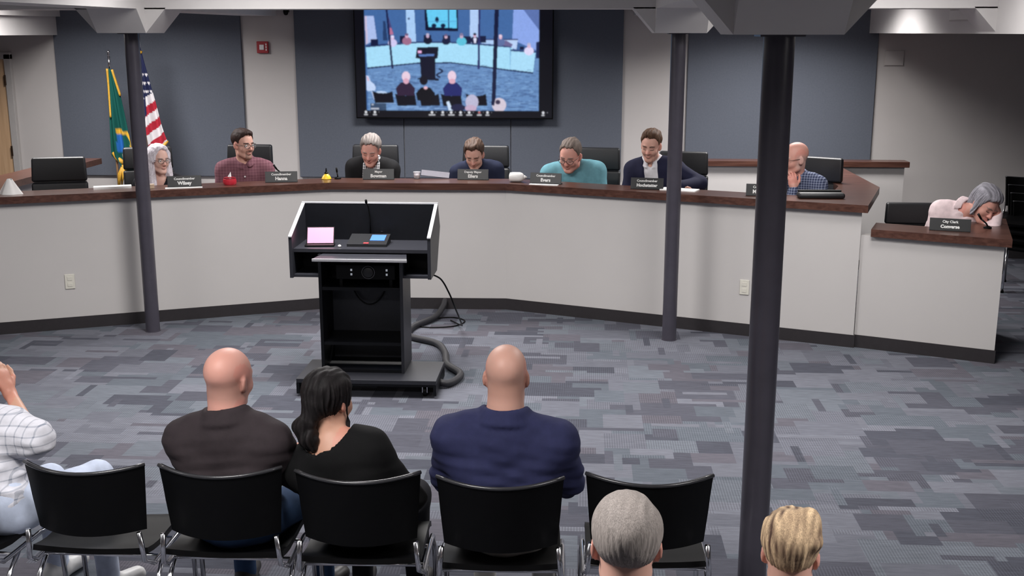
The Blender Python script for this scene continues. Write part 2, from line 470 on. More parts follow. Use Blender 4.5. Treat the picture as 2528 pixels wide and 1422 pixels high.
# ------------------------------------------------------------------ small wall devices
fx, fz = -3.48, 2.236
t = empty('fire_alarm', (fx, Y1, fz), 0, 'red fire alarm strobe on the pale wall between the grey panels', 'alarm')
B().box((0, -.02, 0), (.125, .04, .125), bev=.006).obj('housing', mat('alarm_red', srgb(158, 34, 44), .4), t)
B().box((-.005, -.044, 0), (.05, .012, .055), bev=.004).obj('strobe_lens', mat('strobe', (.75, .72, .72), .2), t)
b = B()
for k in range(3): b.box((.042, -.041, .03 - k * .028), (.012, .003, .02))
b.obj('lettering', WHITEP, t)
t = empty('dome_camera', (-3.2, Y1 - .06, 2.60), 0, 'small black dome camera high on the pale wall left of the screen', 'camera')
B().lathe([(.008, -.028), (.02, -.02), (.026, -.004), (.028, .01), (.028, .03)], n=20).obj('dome', BLACKP, t, auto=True)
B().box((0, .03, .02), (.05, .06, .03), bev=.004).obj('bracket', BLACKP, t)
t = empty('access_panel', (2.97, 9.3, 2.53), 0, 'flat pale access panel on the side of the right soffit', 'panel')
B().box((-.008, 0, 0), (.016, .62, .075), bev=.003).obj('cover', CEILM, t)
B().box((-.003, 0, 0), (.006, .66, .10)).obj('frame', WALL, t)
t = empty('wall_plate', (3.25, Y1, 2.13), 0, 'flat square painted cover on the wall right of the grey panel', 'cover')  # plain flat cover plate in the wall colour
B().box((0, -.010, 0), (.19, .02, .15), bev=.004).obj('cover', WALL, t)
B().box((0, -.004, 0), (.205, .008, .165)).obj('backplate', WALL, t)

# ------------------------------------------------------------------ office chair of the dais
def office_chair():
    t = empty('office_chair')
    def pad(z0, z1, w0, w1, y, th):
        b = B()
        b.box((0, 0, 0), (w0, th, z1 - z0), bev=.022, seg=4)
        for v in b.bm.verts:
            u = v.co.x / (w0 / 2); zz = v.co.z + (z0 + z1) / 2
            v.co.x *= 1 - .05 * max(0, (zz - .9) / .25)
            v.co.y += y + .03 * abs(u) ** 2.2 - .10 * (zz - .55); v.co.z = zz
        return b
    pad(.925, 1.135, .46, .455, -.19, .07).obj('upper_back_pad', BLACKL, t, smooth=True)
    pad(.52, .921, .46, .46, -.19, .08).obj('lower_back_pad', BLACKL, t, smooth=True)
    B().box((0, .06, .455), (.51, .50, .09), bev=.035, seg=3).obj('seat', BLACKL, t, smooth=True)
    for s in (-1, 1):
        B().tube([(s * .25, -.08, .44), (s * .29, -.06, .46), (s * .29, -.02, .66), (s * .29, .18, .66), (s * .29, .2, .46), (s * .25, .18, .43)], .016, 8).obj('arm_frame', BLACKP, t, smooth=True)
        B().box((s * .29, .07, .68), (.055, .26, .03), bev=.012, seg=3).obj('armrest', BLACKL, t, smooth=True)
    B().box((0, -.24, .50), (.10, .035, .22), rz=0, bev=.01).obj('back_bracket', BLACKP, t)
    B().lathe([(.025, .09), (.025, .30), (.04, .31), (.04, .41)], n=16).obj('gas_lift', BLACKP, t, auto=True)
    for k in range(5):
        a = k * 2 * math.pi / 5 + .3
        leg = B().tube([(.03 * math.cos(a), .03 * math.sin(a), .10), (.29 * math.cos(a), .29 * math.sin(a), .07)], [.024, .016], 8).obj('base_leg', BLACKP, t, smooth=True)
        B().lathe([(.025, -.012), (.025, .012)], (.29 * math.cos(a), .29 * math.sin(a), .026), 14, Matrix.Rotation(R_(90), 3, 'X') if k % 2 else Matrix.Rotation(R_(90), 3, 'Y')).obj('caster', BLACKP, leg, auto=True)
    return t
oc = office_chair()
GC = 'black leather chairs behind the dais'
OCH = [(-4.50, 9.33, .20, 196, 'empty black leather office chair at the left end of the dais'),
       (-4.04, 10.28, .20, 205, 'black leather chair half hidden by the column beside the flags'),
       (-3.24, 10.55, .20, 176, 'black leather office chair behind the man in a plaid shirt'),
       (-2.00, 10.62, .20, 182, 'black leather office chair behind the person in a black cardigan'),
       (-0.94, 10.62, .20, 178, 'black leather office chair behind the man in a navy shirt'),
       (0.10, 10.45, .20, 172, 'black leather office chair beside the man in a teal polo shirt'),
       (0.88, 10.15, .20, 170, 'black leather office chair behind the man in a navy blazer'),
       (1.94, 9.78, .20, 150, 'black leather office chair behind the bald man in a checked shirt'),
       (2.80, 9.52, -.17, 178, 'black office chair of the clerk in a pale pink shirt')]
for i, (x, y, z, a, lab) in enumerate(OCH):
    c = oc if i == 0 else copy_tree(oc)
    c.location = (x, y, max(z, 0)); c.rotation_euler = (0, 0, R_(a)); tag(c, lab, 'chair', GC)
    if z < 0: c.scale = (.95, .95, .86)      # lower chair of the clerk

# ------------------------------------------------------------------ stacking chairs
def stack_chair():
    t = empty('stacking_chair')
    b = B()
    def back(u, v):
        x = (u - .5) * (.468 - .045 * (1 - v))
        return (x, -.235 - .03 * v + .085 * (abs(u - .5) * 2) ** 2, .535 + .265 * v + (.012 * (abs(u - .5) * 2) ** 2 if v > .5 else 0))
    b.grid(back, 14, 6); b.solid(.014)
    b.obj('backrest', BLACKP, t, auto=True)
    B().tube([back(i / 14, 1.0) for i in range(15)], .0075, 8).obj('top_rim', mat('rim_sheen', (.03, .03, .033), .25), t, smooth=True)  # paler than the backrest: light reflecting off the top edge, put into the colour
    b = B()
    def seat(u, v):
        x = (u - .5) * .45; y = -.19 + .43 * v
        return (x, y, .445 + .012 * (abs(u - .5) * 2) ** 2 - .03 * max(0, v - .75) ** 2 * 16 + .02 * max(0, .2 - v) * 5)
    b.grid(seat, 8, 8); b.solid(.022)
    b.obj('seat', BLACKP, t, auto=True)
    for s in (-1, 1):
        x = s * .235
        B().tube([(s * .215, -.235, .56), (s * .225, -.225, .44), (x, -.16, .40), (x, .10, .40), (x, .19, .385), (x + s * .004, .235, .30), (x + s * .006, .26, .012)], .0105, 8).obj('front_leg', CHROME, t, smooth=True)
        B().tube([(x, -.06, .395), (x + s * .003, -.14, .33), (x + s * .006, -.27, .012)], .0105, 8).obj('rear_leg', CHROME, t, smooth=True)
        for y in (.26, -.27): B().lathe([(.015, 0), (.015, .022)], (x + s * .006, y, 0), 10).obj('foot_cap', BLACKP, t, auto=True)
    B().tube([(-.235, .06, .40), (.235, .06, .40)], .009, 8).tube([(-.235, -.10, .40), (.235, -.10, .40)], .009, 8).obj('cross_bar', CHROME, t, smooth=True)
    return t
sc = stack_chair()
GA = 'black stacking chairs of the audience row'
for i, (x, y, a, lab) in enumerate([
        (-2.44, 4.06, -4, 'black stacking chair under the man in a white checked shirt, cut by the left edge'),
        (-1.865, 4.07, 0, 'empty black stacking chair between the white checked shirt and the brown shirt'),
        (-1.345, 4.07, 1, 'black stacking chair of the bald man in a dark brown shirt'),
        (-.822, 4.05, 2, 'black stacking chair of the woman with a black ponytail'),
        (-.292, 4.03, 2, 'black stacking chair of the bald man in a navy polo shirt'),
        (.258, 4.09, 1, 'empty black stacking chair right of the bald man in a navy polo shirt'),
        (.10, 2.40, 0, 'black stacking chair under the grey-haired person in the foreground'),
        (.565, 2.84, 0, 'black stacking chair under the blond person in the foreground')]):
    c = sc if i == 0 else copy_tree(sc)
    c.location = (x, y, 0); c.rotation_euler = (0, 0, R_(a)); tag(c, lab, 'chair', GA)
for k, (x, y, z, a, lab) in enumerate([
        (4.28, 10.75, 0.0, 158, 'bottom chair of the stack of black chairs at the right edge'),
        (4.26, 10.78, .075, 158, 'second chair from the floor in the stack of black chairs at the right edge'),
        (4.24, 10.81, .15, 158, 'third chair from the floor in the stack of black chairs at the right edge'),
        (4.22, 10.84, .225, 158, 'topmost chair with raised back in the stack of black chairs at the right edge')]):
    c = copy_tree(sc); c.location = (x, y, z); c.rotation_euler = (0, 0, R_(a))
    tag(c, lab, 'chair', 'stacked black chairs at the right edge')

# ------------------------------------------------------------------ television with the meeting on screen
def raster(W, H):
    im = np.zeros((H, W, 3)); X, Yg = np.meshgrid((np.arange(W) + .5), (np.arange(H) + .5))
    return im, X, Yg
def screen_colors(NX, NY):
    # drawing space: 2380 x 1347, y down
    S = 2380.0 / NX
    im, X, Y = raster(NX, NY); X = X * S; Y = Y * S
    def put(m, c, a=1.0):
        im[m] = im[m] * (1 - a) + np.array(srgb(*c)) * a
    def poly(pts, c, a=1.0):
        m = np.zeros(X.shape, bool); n = len(pts)
        for i in range(n):
            x1, y1 = pts[i]; x2, y2 = pts[(i + 1) % n]
            if y1 == y2: continue
            cond = ((y1 > Y) != (y2 > Y)) & (X < (x2 - x1) * (Y - y1) / (y2 - y1) + x1)
            m ^= cond
        put(m, c, a)
    def rect(a, b, c, d, col, al=1.0): put((X >= a) & (X < c) & (Y >= b) & (Y < d), col, al)
    def ell(cx, cy, rx, ry, col, al=1.0): put(((X - cx) / rx) ** 2 + ((Y - cy) / ry) ** 2 < 1, col, al)
    rect(0, 0, 2380, 1347, (9, 9, 18))
    d = 70   # hidden strip at the top
    y0 = 30
    rect(122, y0, 2222, 1190 + d, (62, 110, 175))
    def P(pts): return [(x - 10, y + d) for (x, y) in pts]
    # back wall
    poly(P([(135, -40), (2232, -40), (2232, 480), (135, 420)]), (58, 104, 168))
    poly(P([(135, 60), (245, 60), (275, 330), (140, 400)]), (170, 190, 240))
    poly(P([(135, 60), (160, 60), (165, 380), (140, 400)]), (205, 190, 220))
    poly(P([(632, -40), (735, -40), (752, 380), (645, 380)]), (165, 205, 250))
    poly(P([(1405, -40), (1505, -40), (1500, 380), (1400, 380)]), (175, 205, 250))
    poly(P([(1925, -40), (2232, -40), (2232, 480), (1910, 340)]), (135, 165, 240))
    poly(P([(2020, -40), (2232, -40), (2232, 230)]), (70, 95, 160), .8)
    ell(658, 92 + d, 14, 14, (60, 80, 130))
    # inner screen
    poly(P([(858, -40), (1262, -40), (1262, 240), (866, 232)]), (8, 12, 50))
    poly(P([(880, -40), (1240, -40), (1245, 205), (905, 190)]), (80, 205, 250))
    for (a, b2, c2, e2) in [(985, 70, 1030, 140), (940, 150, 1000, 200), (1050, 150, 1110, 200)]: ell((a + c2) / 2 - 10, (b2 + e2) / 2 + d, (c2 - a) / 2, (e2 - b2) / 2, (12, 30, 70))
    rect(1130, 0, 1143, 205 + d, (20, 60, 120)); rect(880, 118 + d, 1240, 128 + d, (60, 150, 210), .6)
    # flags, left column
    poly(P([(355, 120), (385, 120), (405, 350), (350, 350)]), (30, 60, 110))
    poly(P([(415, 70), (425, 70), (480, 270), (430, 290)]), (70, 70, 130)); poly(P([(435, 200), (455, 200), (480, 275), (435, 285)]), (190, 110, 150))
    # counter
    poly(P([(140, 425), (640, 385), (760, 378), (1170, 378), (1500, 395), (1915, 432), (1915, 700), (1500, 650), (1170, 615), (760, 620), (150, 685)]), (160, 222, 252))
    poly(P([(140, 405), (760, 362), (1170, 362), (1500, 385), (1910, 418), (1910, 436), (1500, 402), (1170, 382), (760, 382), (140, 432)]), (36, 60, 118))
    poly(P([(1880, 430), (1895, 430), (1890, 700), (1880, 700)]), (120, 180, 225))
    poly(P([(1895, 470), (2190, 490), (2160, 735), (1885, 690)]), (165, 222, 252)); poly(P([(1890, 455), (2190, 475), (2190, 495), (1890, 475)]), (40, 60, 118))
    poly(P([(1540, 330), (1980, 330), (1980, 345), (1540, 345)]), (50, 60, 120)); poly(P([(1540, 345), (1975, 345), (1960, 455), (1900, 440), (1900, 400), (1800, 345)]), (185, 210, 250)); poly(P([(1540, 345), (1690, 345), (1690, 395), (1540, 385)]), (170, 205, 250))
    poly(P([(1760, 350), (1840, 350), (1920, 400), (1895, 425), (1760, 400)]), (110, 100, 150))
    # floor
    poly(P([(150, 690), (760, 628), (1170, 622), (1500, 660), (1880, 712), (2160, 745), (2190, 560), (2232, 560), (2232, 1190), (150, 1190)]), (96, 140, 196))
    rr = np.random.RandomState(5)
    for _ in range(900):
        x = rr.uniform(150, 2230); yy = rr.uniform(640, 1190)
        if yy < 745 and (x < 600 or x > 1700) and yy < 700 + 0: continue
        w = rr.uniform(12, 42) * (yy / 900); h = rr.uniform(4, 9) * (yy / 900)
        c = (62, 96, 150) if rr.rand() < .6 else (122, 168, 220)
        rect(x - 10 - w, yy + d - h, x - 10 + w, yy + d + h, c, .5)
    rect(0, 0, 122, 1347, (9, 9, 18)); rect(2222, 0, 2380, 1347, (9, 9, 18))
    # toe base
    poly(P([(150, 672), (760, 612), (1170, 606), (1500, 645), (1880, 695), (2160, 725), (2160, 745), (1880, 712), (1500, 660), (1170, 622), (760, 628), (150, 690)]), (22, 40, 90))
    # people behind the counter
    def seated(x, y, s, hair, skin, shirt):
        ell(x - 10, y + d + 105 * s, 72 * s, 62 * s, shirt); ell(x - 10, y + d + 25 * s, 27 * s, 36 * s, skin); ell(x - 10, y + d + 4 * s, 27 * s, 20 * s, hair)
    chair = (14, 24, 66)
    for (x, y) in [(247, 335), (600, 295), (890, 285), (1120, 290), (1370, 300), (1550, 295)]: rect(x - 55, y + d, x + 35, y + d + 80, chair)
    seated(465, 300, .75, (225, 215, 250), (225, 190, 225), (210, 200, 245)); seated(640, 275, .78, (110, 90, 130), (225, 170, 200), (165, 105, 140))
    seated(893, 275, .72, (190, 180, 210), (205, 170, 205), (16, 20, 50)); seated(1113, 285, .7, (110, 90, 130), (220, 180, 205), (18, 26, 66))
    seated(1300, 275, .82, (130, 120, 160), (200, 170, 200), (70, 195, 225)); seated(1460, 272, .7, (30, 30, 60), (220, 175, 205), (20, 26, 70))
    poly(P([(1445, 320), (1480, 320), (1475, 380), (1450, 380)]), (225, 225, 250))
    seated(1768, 290, .75, (235, 205, 225), (230, 180, 205), (90, 110, 165)); seated(2110, 390, .8, (190, 185, 215), (225, 180, 210), (225, 215, 250))
    rect(1990, 420 + d, 2040, 462 + d, chair); poly(P([(2195, 370), (2232, 360), (2232, 560), (2195, 560)]), (20, 32, 78))
    # columns
    poly(P([(388, -40), (412, -40), (470, 685), (445, 685)]), (24, 30, 80)); poly(P([(1507, -40), (1530, -40), (1517, 692), (1490, 692)]), (40, 46, 110))
    # lectern
    poly(P([(762, 430), (1022, 425), (1010, 560), (978, 570), (978, 800), (1020, 805), (1020, 830), (760, 815), (760, 800), (805, 795), (792, 565), (740, 560)]), (12, 14, 40))
    poly(P([(775, 515), (970, 510), (965, 535), (790, 540)]), (80, 120, 190)); rect(760, 472 + d, 805, 500 + d, (245, 175, 230))
    for k in range(16):
        a = k / 15 * 2 * math.pi; ell(1020 + 34 * math.sin(a), 690 + d + 95 * (k / 15), 11, 11, (20, 30, 70))
    # audience
    poly(P([(135, 765), (165, 775), (185, 838), (228, 872), (246, 905), (240, 950), (150, 955), (135, 940)]), (195, 215, 250)); poly(P([(135, 775), (150, 780), (172, 830), (150, 838)]), (225, 180, 200)); poly(P([(190, 960), (215, 960), (235, 1060), (220, 1062)]), (180, 195, 235)); ell(300, 985 + d, 80, 28, (190, 215, 250))
    for (x, y) in [(205, 955), (480, 985), (770, 985), (1040, 985), (1345, 985)]:
        poly(P([(x, y), (x + 60, y + 22), (x + 130, y + 28), (x + 200, y + 20), (x + 245, y), (x + 262, y + 145), (x + 30, y + 150)]), (8, 8, 22))
    for (x, y, c) in [(610, 880, (48, 28, 58)), (855, 940, (8, 8, 18)), (1185, 880, (30, 36, 110))]:
        poly(P([(x - 55, y - 30), (x + 55, y - 30), (x + 115, y + 40), (x + 110, y + 130), (x - 100, y + 130), (x - 118, y + 40)]), c)
    ell(610, 780 + d, 50, 62, (238, 205, 225)); ell(610, 835 + d, 36, 34, (225, 165, 190)); ell(835 - 10, 825 + d, 50, 58, (16, 14, 30)); ell(848, 915 + d, 24, 18, (235, 180, 195)); ell(1170, 775 + d, 50, 64, (238, 205, 225)); ell(1172, 835 + d, 38, 32, (230, 170, 190))
    poly(P([(1108, 1085), (1140, 1075), (1185, 1188), (1135, 1190)]), (205, 225, 250)); ell(1240, 1155 + d, 90, 45, (30, 32, 70)); ell(1410, 1085 + d, 78, 90, (190, 185, 215)); ell(1395, 1160 + d, 70, 40, (200, 170, 200))
    ell(1740, 1120 + d, 85, 85, (215, 200, 215)); ell(1725, 1085 + d, 30, 28, (60, 50, 80))
    # near column
    poly(P([(1700, -40), (1752, -40), (1708, 1040), (1690, 1130), (1655, 1120), (1662, 1000)]), (16, 24, 62))
    # chair feet, chrome
    for (a, b2, c2, e2) in [(235, 1100, 480, 1112), (380, 1160, 900, 1166), (545, 1140, 760, 1150), (950, 1160, 1100, 1170)]: rect(a, b2 + d, c2, e2 + d, (150, 190, 240), .7)
    rect(122, 1190 + d, 2222, 1347, (9, 9, 18)); rect(165, 1105 + d, 360, 1190 + d, (10, 12, 26), .75)
    # meeting toolbar: icons over captions
    for (x, w) in [(118, 24), (228, 22), (930, 40), (1062, 20), (1166, 38), (1280, 22), (1384, 36), (1508, 28), (1608, 22), (2284, 18)]:
        ell(x - 10, 1212 + d, 15, 16, (225, 225, 230)); rect(x - w - 10, 1236 + d, x + w - 10, 1248 + d, (195, 195, 200))
        rect(x + 36, 1206 + d, x + 44, 1216 + d, (150, 150, 160))
    ell(1508 - 10, 1212 + d, 15, 12, (180, 60, 70))
    rect(170, 1160 + d, 270, 1178 + d, (200, 205, 220), .8); rect(178, 1112 + d, 205, 1128 + d, (200, 205, 220), .7)
    # the panel shows the room a little greyer than pure colour
    lum = im @ np.array([.25, .55, .20]); im = im * .86 + lum[..., None] * np.array([.12, .14, .16])
    # soft focus
    im *= 1 + .05 * np.repeat(np.repeat(rr.uniform(-1, 1, (NY // 3 + 1, NX // 3 + 1)), 3, 0), 3, 1)[:NY, :NX, None]
    for _ in range(5):
        q = np.pad(im, ((1, 1), (1, 1), (0, 0)), 'edge')
        im = (q[:-2, 1:-1] + q[2:, 1:-1] + q[1:-1, :-2] + q[1:-1, 2:] + 2 * q[1:-1, 1:-1]) / 6
    return im

TVX0, TVX1, TVZ0 = -2.452, -0.325, 1.485
TVZ1 = TVZ0 + (TVX1 - TVX0) * .5660
tv = empty('television', ((TVX0 + TVX1) / 2, Y1, TVZ0), 0, 'large wall-mounted screen showing the same meeting room in blue light', 'television')
oo = ((TVX0 + TVX1) / 2, Y1, TVZ0)
TVY = Y1 - .15
B(oo).span((TVX0, TVY, TVZ0), (TVX1, TVY + .055, TVZ1), bev=.006).obj('housing', BLACKP, tv)
B(oo).span((TVX0 + .5, TVY + .05, TVZ0 + .3), (TVX1 - .5, Y1 - .02, TVZ1 - .3)).obj('wall_mount', BLACKP, tv)
NX, NY = 476, 269
imc = screen_colors(NX, NY)
xs = np.linspace(TVX0 + .012, TVX1 - .012, NX + 1) - oo[0]; zs = np.linspace(TVZ1 - .012, TVZ0 + .014, NY + 1) - oo[2]
V = np.zeros((NX + 1, NY + 1, 3)); V[..., 0] = xs[:, None]; V[..., 2] = zs[None, :]; V[..., 1] = TVY - .0015 - Y1
ii = np.arange((NX + 1) * (NY + 1)).reshape(NX + 1, NY + 1)
Q = np.stack([ii[:-1, :-1], ii[:-1, 1:], ii[1:, 1:], ii[1:, :-1]], -1).reshape(-1, 4)
me = mesh_np('display', V.reshape(-1, 3), Q)
at = me.color_attributes.new('Col', 'FLOAT_COLOR', 'CORNER')
cc = np.ones((NX, NY, 4)); cc[..., :3] = np.transpose(imc, (1, 0, 2))
at.data.foreach_set('color', np.repeat(cc.reshape(-1, 4), 4, axis=0).ravel())
link_mesh('display', me, mat_attr('screen', .25, emis=1.0 / 2 ** EXPO), tv)

# ------------------------------------------------------------------ flags
def cloth(name, parent, left, right, zcol, pleats, amp, rows=46, cols=22, phase=0.0, thick=.004, yoff=-.045):
    """draped cloth between two edge curves (lists of x, z); zcol(x, z, s, t) -> linear colour"""
    def curve(c, t):
        t = t * (len(c) - 1); i = min(int(t), len(c) - 2); f = t - i
        return [c[i][k] + (c[i + 1][k] - c[i][k]) * f for k in (0, 1)]
    V = []; C = []
    for j in range(rows + 1):
        t = j / rows; L = curve(left, t); Rr = curve(right, t)
        for i in range(cols + 1):
            s = i / cols
            x = L[0] + (Rr[0] - L[0]) * s; z = L[1] + (Rr[1] - L[1]) * s
            y = yoff + amp * (.25 + t) * math.sin(pleats * 2 * math.pi * s + phase + 1.2 * t) + .012 * math.sin(7 * t + 5 * s)
            V.append((x, y, z)); C.append((*zcol(x, z, s, t), 1))
    ii = np.arange((rows + 1) * (cols + 1)).reshape(rows + 1, cols + 1)
    Q = np.stack([ii[:-1, :-1], ii[1:, :-1], ii[1:, 1:], ii[:-1, 1:]], -1).reshape(-1, 4)
    me = mesh_np(name, V, Q)
    at = me.color_attributes.new('Col', 'FLOAT_COLOR', 'POINT'); at.data.foreach_set('color', np.array(C).ravel())
    o = link_mesh(name, me, mat_attr('flag_cloth', .75, spec=.2), parent, True)
    md = o.modifiers.new('thickness', 'SOLIDIFY'); md.thickness = thick
    return o, V, cols, rows
def flag_stand(t, h):
    B().lathe([(.14, 0), (.14, .015), (.05, .05), (.025, .12), (.02, .14)], n=24).obj('floor_base', mat('brass', (.45, .30, .1), .35, .9), t, auto=True)
    B().tube([(0, 0, .1), (0, 0, h)], .0125, 12).obj('pole', mat('pole_wood', (.35, .2, .1), .4), t, smooth=True)

FY = 11.88
# state flag, green
t = empty('state_flag', (-5.03, FY, .2), 0, 'green state flag with gold fringe draped on its pole left of the column', 'flag')
flag_stand(t, 1.88)
B().tube([(0, 0, 1.80), (0, 0, 1.95)], .0135, 10).lathe([(.004, 1.94), (.018, 1.965), (.010, 1.98), (.02, 1.99), (.004, 2.01)], n=12).obj('finial', CHROME, t, smooth=True)
GRN = (.004, .072, .060); GLD = (.62, .36, .035)
def green(x, z, s, t_):
    # seal, partly folded: gold ring, blue field
    cx, cz = .11, .98
    r = math.hypot((x - cx) / .075, (z - cz) / .19)
    if .80 < r < 1.0 and x > cx - .02: return GLD
    if abs(x - (cx - .035)) < .034 and .93 < z < 1.12: return (.02, .13, .42)
    if abs(x - (cx - .035)) < .034 and 1.12 <= z < 1.20: return GLD
    if abs(x - (cx - .005)) < .026 and .82 < z < .91: return (.62, .55, .52)
    return GRN
o, V, c_, r_ = cloth('cloth', t, [(-.020, 1.82), (-.030, 1.5), (-.032, 1.2), (-.040, .90), (.05, .80)], [(.05, 1.81), (.105, 1.55), (.15, 1.2), (.20, .85), (.21, .62)], green, 2.2, .03)
cl = o
def edge_pts(V, cols, rows, fn): return [(V[k][0], V[k][1] - .012, V[k][2]) for k in fn(cols, rows)]
B().tube(edge_pts(V, c_, r_, lambda c, r: [j * (c + 1) + 3 for j in range(0, 20)]), .013, 8).tube(edge_pts(V, c_, r_, lambda c, r: [j * (c + 1) + c for j in range(0, 13)]), .013, 8).obj('hoist_fringe', GOLD, cl, smooth=True)
B().tube([(-.022, -.02, .93), (.02, -.035, .875), (.06, -.04, .84), (.085, -.04, .815)], [.02, .026, .026, .02], 8).obj('corner_fringe', GOLD, cl, smooth=True)
b = B()
for k in range(9):
    a = k / 9 * 2 * math.pi
    b.tube([(.085, -.05, .80), (.085 + .05 * math.cos(a), -.05 + .03 * math.sin(a), .70), (.07 + .05 * math.cos(a), -.05 + .035 * math.sin(a), .58 + .05 * math.sin(3 * a))], [.012, .016, .008], 6)
b.obj('tassel', GOLD, cl, smooth=True)
cloth('lower_fold', t, [(.10, .74), (.105, .5), (.108, .30)], [(.21, .74), (.205, .5), (.20, .30)], lambda *a: GRN, 1.5, .03, 12, 12)

# national flag
t = empty('national_flag', (-4.69, FY, .2), 0, 'stars and stripes flag with gold fringe draped on its pole right of the column', 'flag')
flag_stand(t, 2.10)
B().tube([(0, 0, 1.99), (0, 0, 2.22)], .0135, 10).lathe([(.004, 2.20), (.02, 2.24), (.004, 2.27)], n=12).obj('finial', CHROME, t, smooth=True)
NAVY = (.012, .016, .055); RED = (.36, .018, .035); WHT = (.62, .60, .62)
def stars_stripes(x, z, s, t_):
    q = z - .72 * x          # diagonal position
    top = 1.485
    if q > top and x < .30:
        gx = (x - .035) / .036; gz = z / .088
        k = round(gz); fx = gx - (0.5 if k % 2 else 0)
        if z < 1.78 and (fx - round(fx)) ** 2 * .036 ** 2 + (gz - k) ** 2 * .088 ** 2 < .0145 ** 2: return WHT
        return NAVY
    if x < .045 and q > 1.30: return NAVY
    n_ = int((top - q) / .098)
    return WHT if n_ % 2 == 0 else RED
o, V, c_, r_ = cloth('cloth', t, [(0, 2.04), (.01, 1.6), (.02, 1.2), (.04, .86)], [(.03, 2.04), (.12, 1.6), (.20, 1.25), (.262, 1.065)], stars_stripes, 1.6, .022, 90, 44)
B().tube([(.262, -.065, 1.065), (.21, -.075, 1.0), (.14, -.075, .925)], [.014, .018, .016], 8).obj('fringe', GOLD, o, smooth=True)
B().tube([(.0, -.055, 2.03), (.012, -.06, 2.0), (.045, -.055, 1.985)], .016, 8).obj('top_fringe', GOLD, o, smooth=True)

# ------------------------------------------------------------------ lectern
LO = (-1.43, 7.37, 0)
L = empty('lectern', LO, 0, 'black laminate lectern with raised hood, open shelves and wheeled plinth', 'lectern')
yf, yb = 7.30, 7.63
B(LO).span((-1.905, 7.14, .095), (-.957, 7.60, .125), bev=.003).obj('plinth_top', LECTG, L)
for x in (-1.905, -.977): B(LO).span((x, 7.14, .02), (x + .02, 7.60, .095)).obj('plinth_side', LECT, L)
B(LO).span((-1.885, 7.16, .075), (-.977, 7.175, .095)).obj('plinth_rail', LECT, L)
for (x, y) in [(-1.84, 7.2), (-1.04, 7.2), (-1.84, 7.54), (-1.04, 7.54)]:
    c = B(LO).lathe([(.034, -.012), (.036, -.006), (.036, .006), (.034, .012)], (x, y, .036), 18, Matrix.Rotation(R_(90), 3, 'Y')).obj('caster', BLACKP, L, auto=True)
    B(LO).span((x - .018, y - .02, .03), (x - .013, y + .02, .095)).span((x + .013, y - .02, .03), (x + .018, y + .02, .095)).obj('fork', CHROME, c)
for x in (-1.765, -1.215): B(LO).span((x, yf, .125), (x + .022, yb, .945), bev=.002).obj('cabinet_side', LECTG if x > -1.5 else LECT, L)
B(LO).span((-1.743, yb - .015, .32), (-1.215, yb, .68)).obj('back_panel', LECTG, L)
B(LO).span((-1.743, yb - .015, .145), (-1.215, yb, .255)).obj('back_panel', LECTG, L)
B(LO).span((-1.743, yb - .015, .69), (-1.215, yb, .955)).obj('back_panel', LECT, L)
for z in (.125, .318, .700): B(LO).span((-1.743, yf + .005, z), (-1.215, yb - .016, z + .022)).obj('shelf', LECT, L)
# hood
side = [(7.29, .785), (7.29, 1.065), (7.70, 1.235), (7.80, 1.06), (7.60, .785)]
for x in (-1.955, -1.022): B(LO).xprism(side, x, x + .022).obj('hood_side', LECTG, L)
B(LO).xprism([(7.69, .96), (7.685, 1.233), (7.702, 1.235), (7.795, 1.06), (7.72, .96)], -1.933, -1.022).obj('hood_back', LECT, L)
for x in (-1.956, -1.023): B(LO).xprism([(7.285, 1.063), (7.70, 1.236), (7.70, 1.243), (7.285, 1.07)], x, x + .024).obj('edge_trim', EDGE, L)
B(LO).span((-1.956, 7.685, 1.234), (-.999, 7.708, 1.243)).obj('edge_trim', EDGE, L)
B(LO).span((-1.933, 7.33, .955), (-1.022, 7.70, .978)).obj('work_surface', LECTG, L)
B(LO).span((-1.933, 7.585, .785), (-1.766, 7.60, .955)).obj('lower_back', LECT, L)
B(LO).span((-1.192, 7.585, .785), (-1.022, 7.60, .955)).obj('lower_back', LECT, L)
B(LO).span((-1.933, 7.32, .785), (-1.765, 7.585, .803)).obj('side_shelf', LECTG, L)
B(LO).span((-1.193, 7.32, .785), (-1.022, 7.585, .803)).obj('side_shelf', LECTG, L)
b = B(LO); b.prism([(-1.765, 7.15), (-1.14, 7.15), (-1.17, 7.34), (-1.735, 7.34)], .930, .946); b.obj('pull_out_shelf', LECTG, L)
B(LO).span((-1.767, 7.142, .928), (-1.138, 7.151, .948), bev=.003).obj('shelf_edge', EDGE, L)
B(LO).span((-1.40, 7.66, 1.03), (-1.385, 7.672, 1.045)).obj('mic_socket', CHROME, L)

am = empty('amplifier', (-1.45, 7.42, .722), 0, 'black audio amplifier with a round dial in the top bay of the lectern', 'amplifier')
B().span((-.20, -.09, .05), (.20, .12, .15), bev=.004).obj('chassis', BLACKP, am)
B().lathe([(.036, 0), (.034, .012), (.03, .014)], (.02, -.09, .10), 24, Matrix.Rotation(R_(90), 3, 'X')).obj('dial', BLACKL, am, auto=True)
B().tube([(.02 + .043 * math.cos(a), -.095, .10 + .043 * math.sin(a)) for a in [k * math.pi / 12 for k in range(24)]], .0025, 6, closed=True).obj('dial_ring', mat('dim_grey', (.12, .12, .13), .4), am)
for (x, z) in [(-.095, .085), (-.095, .115), (.145, .085), (.145, .115)]: B().box((x, -.0915, z), (.012, .005, .014)).obj('indicator', mat_emit('led', (.6, .64, .7), .25), am)
for x in (-.18, .16): B().span((x, -.08, 0), (x + .02, .1, .05)).obj('stand_foot', BLACKP, am)
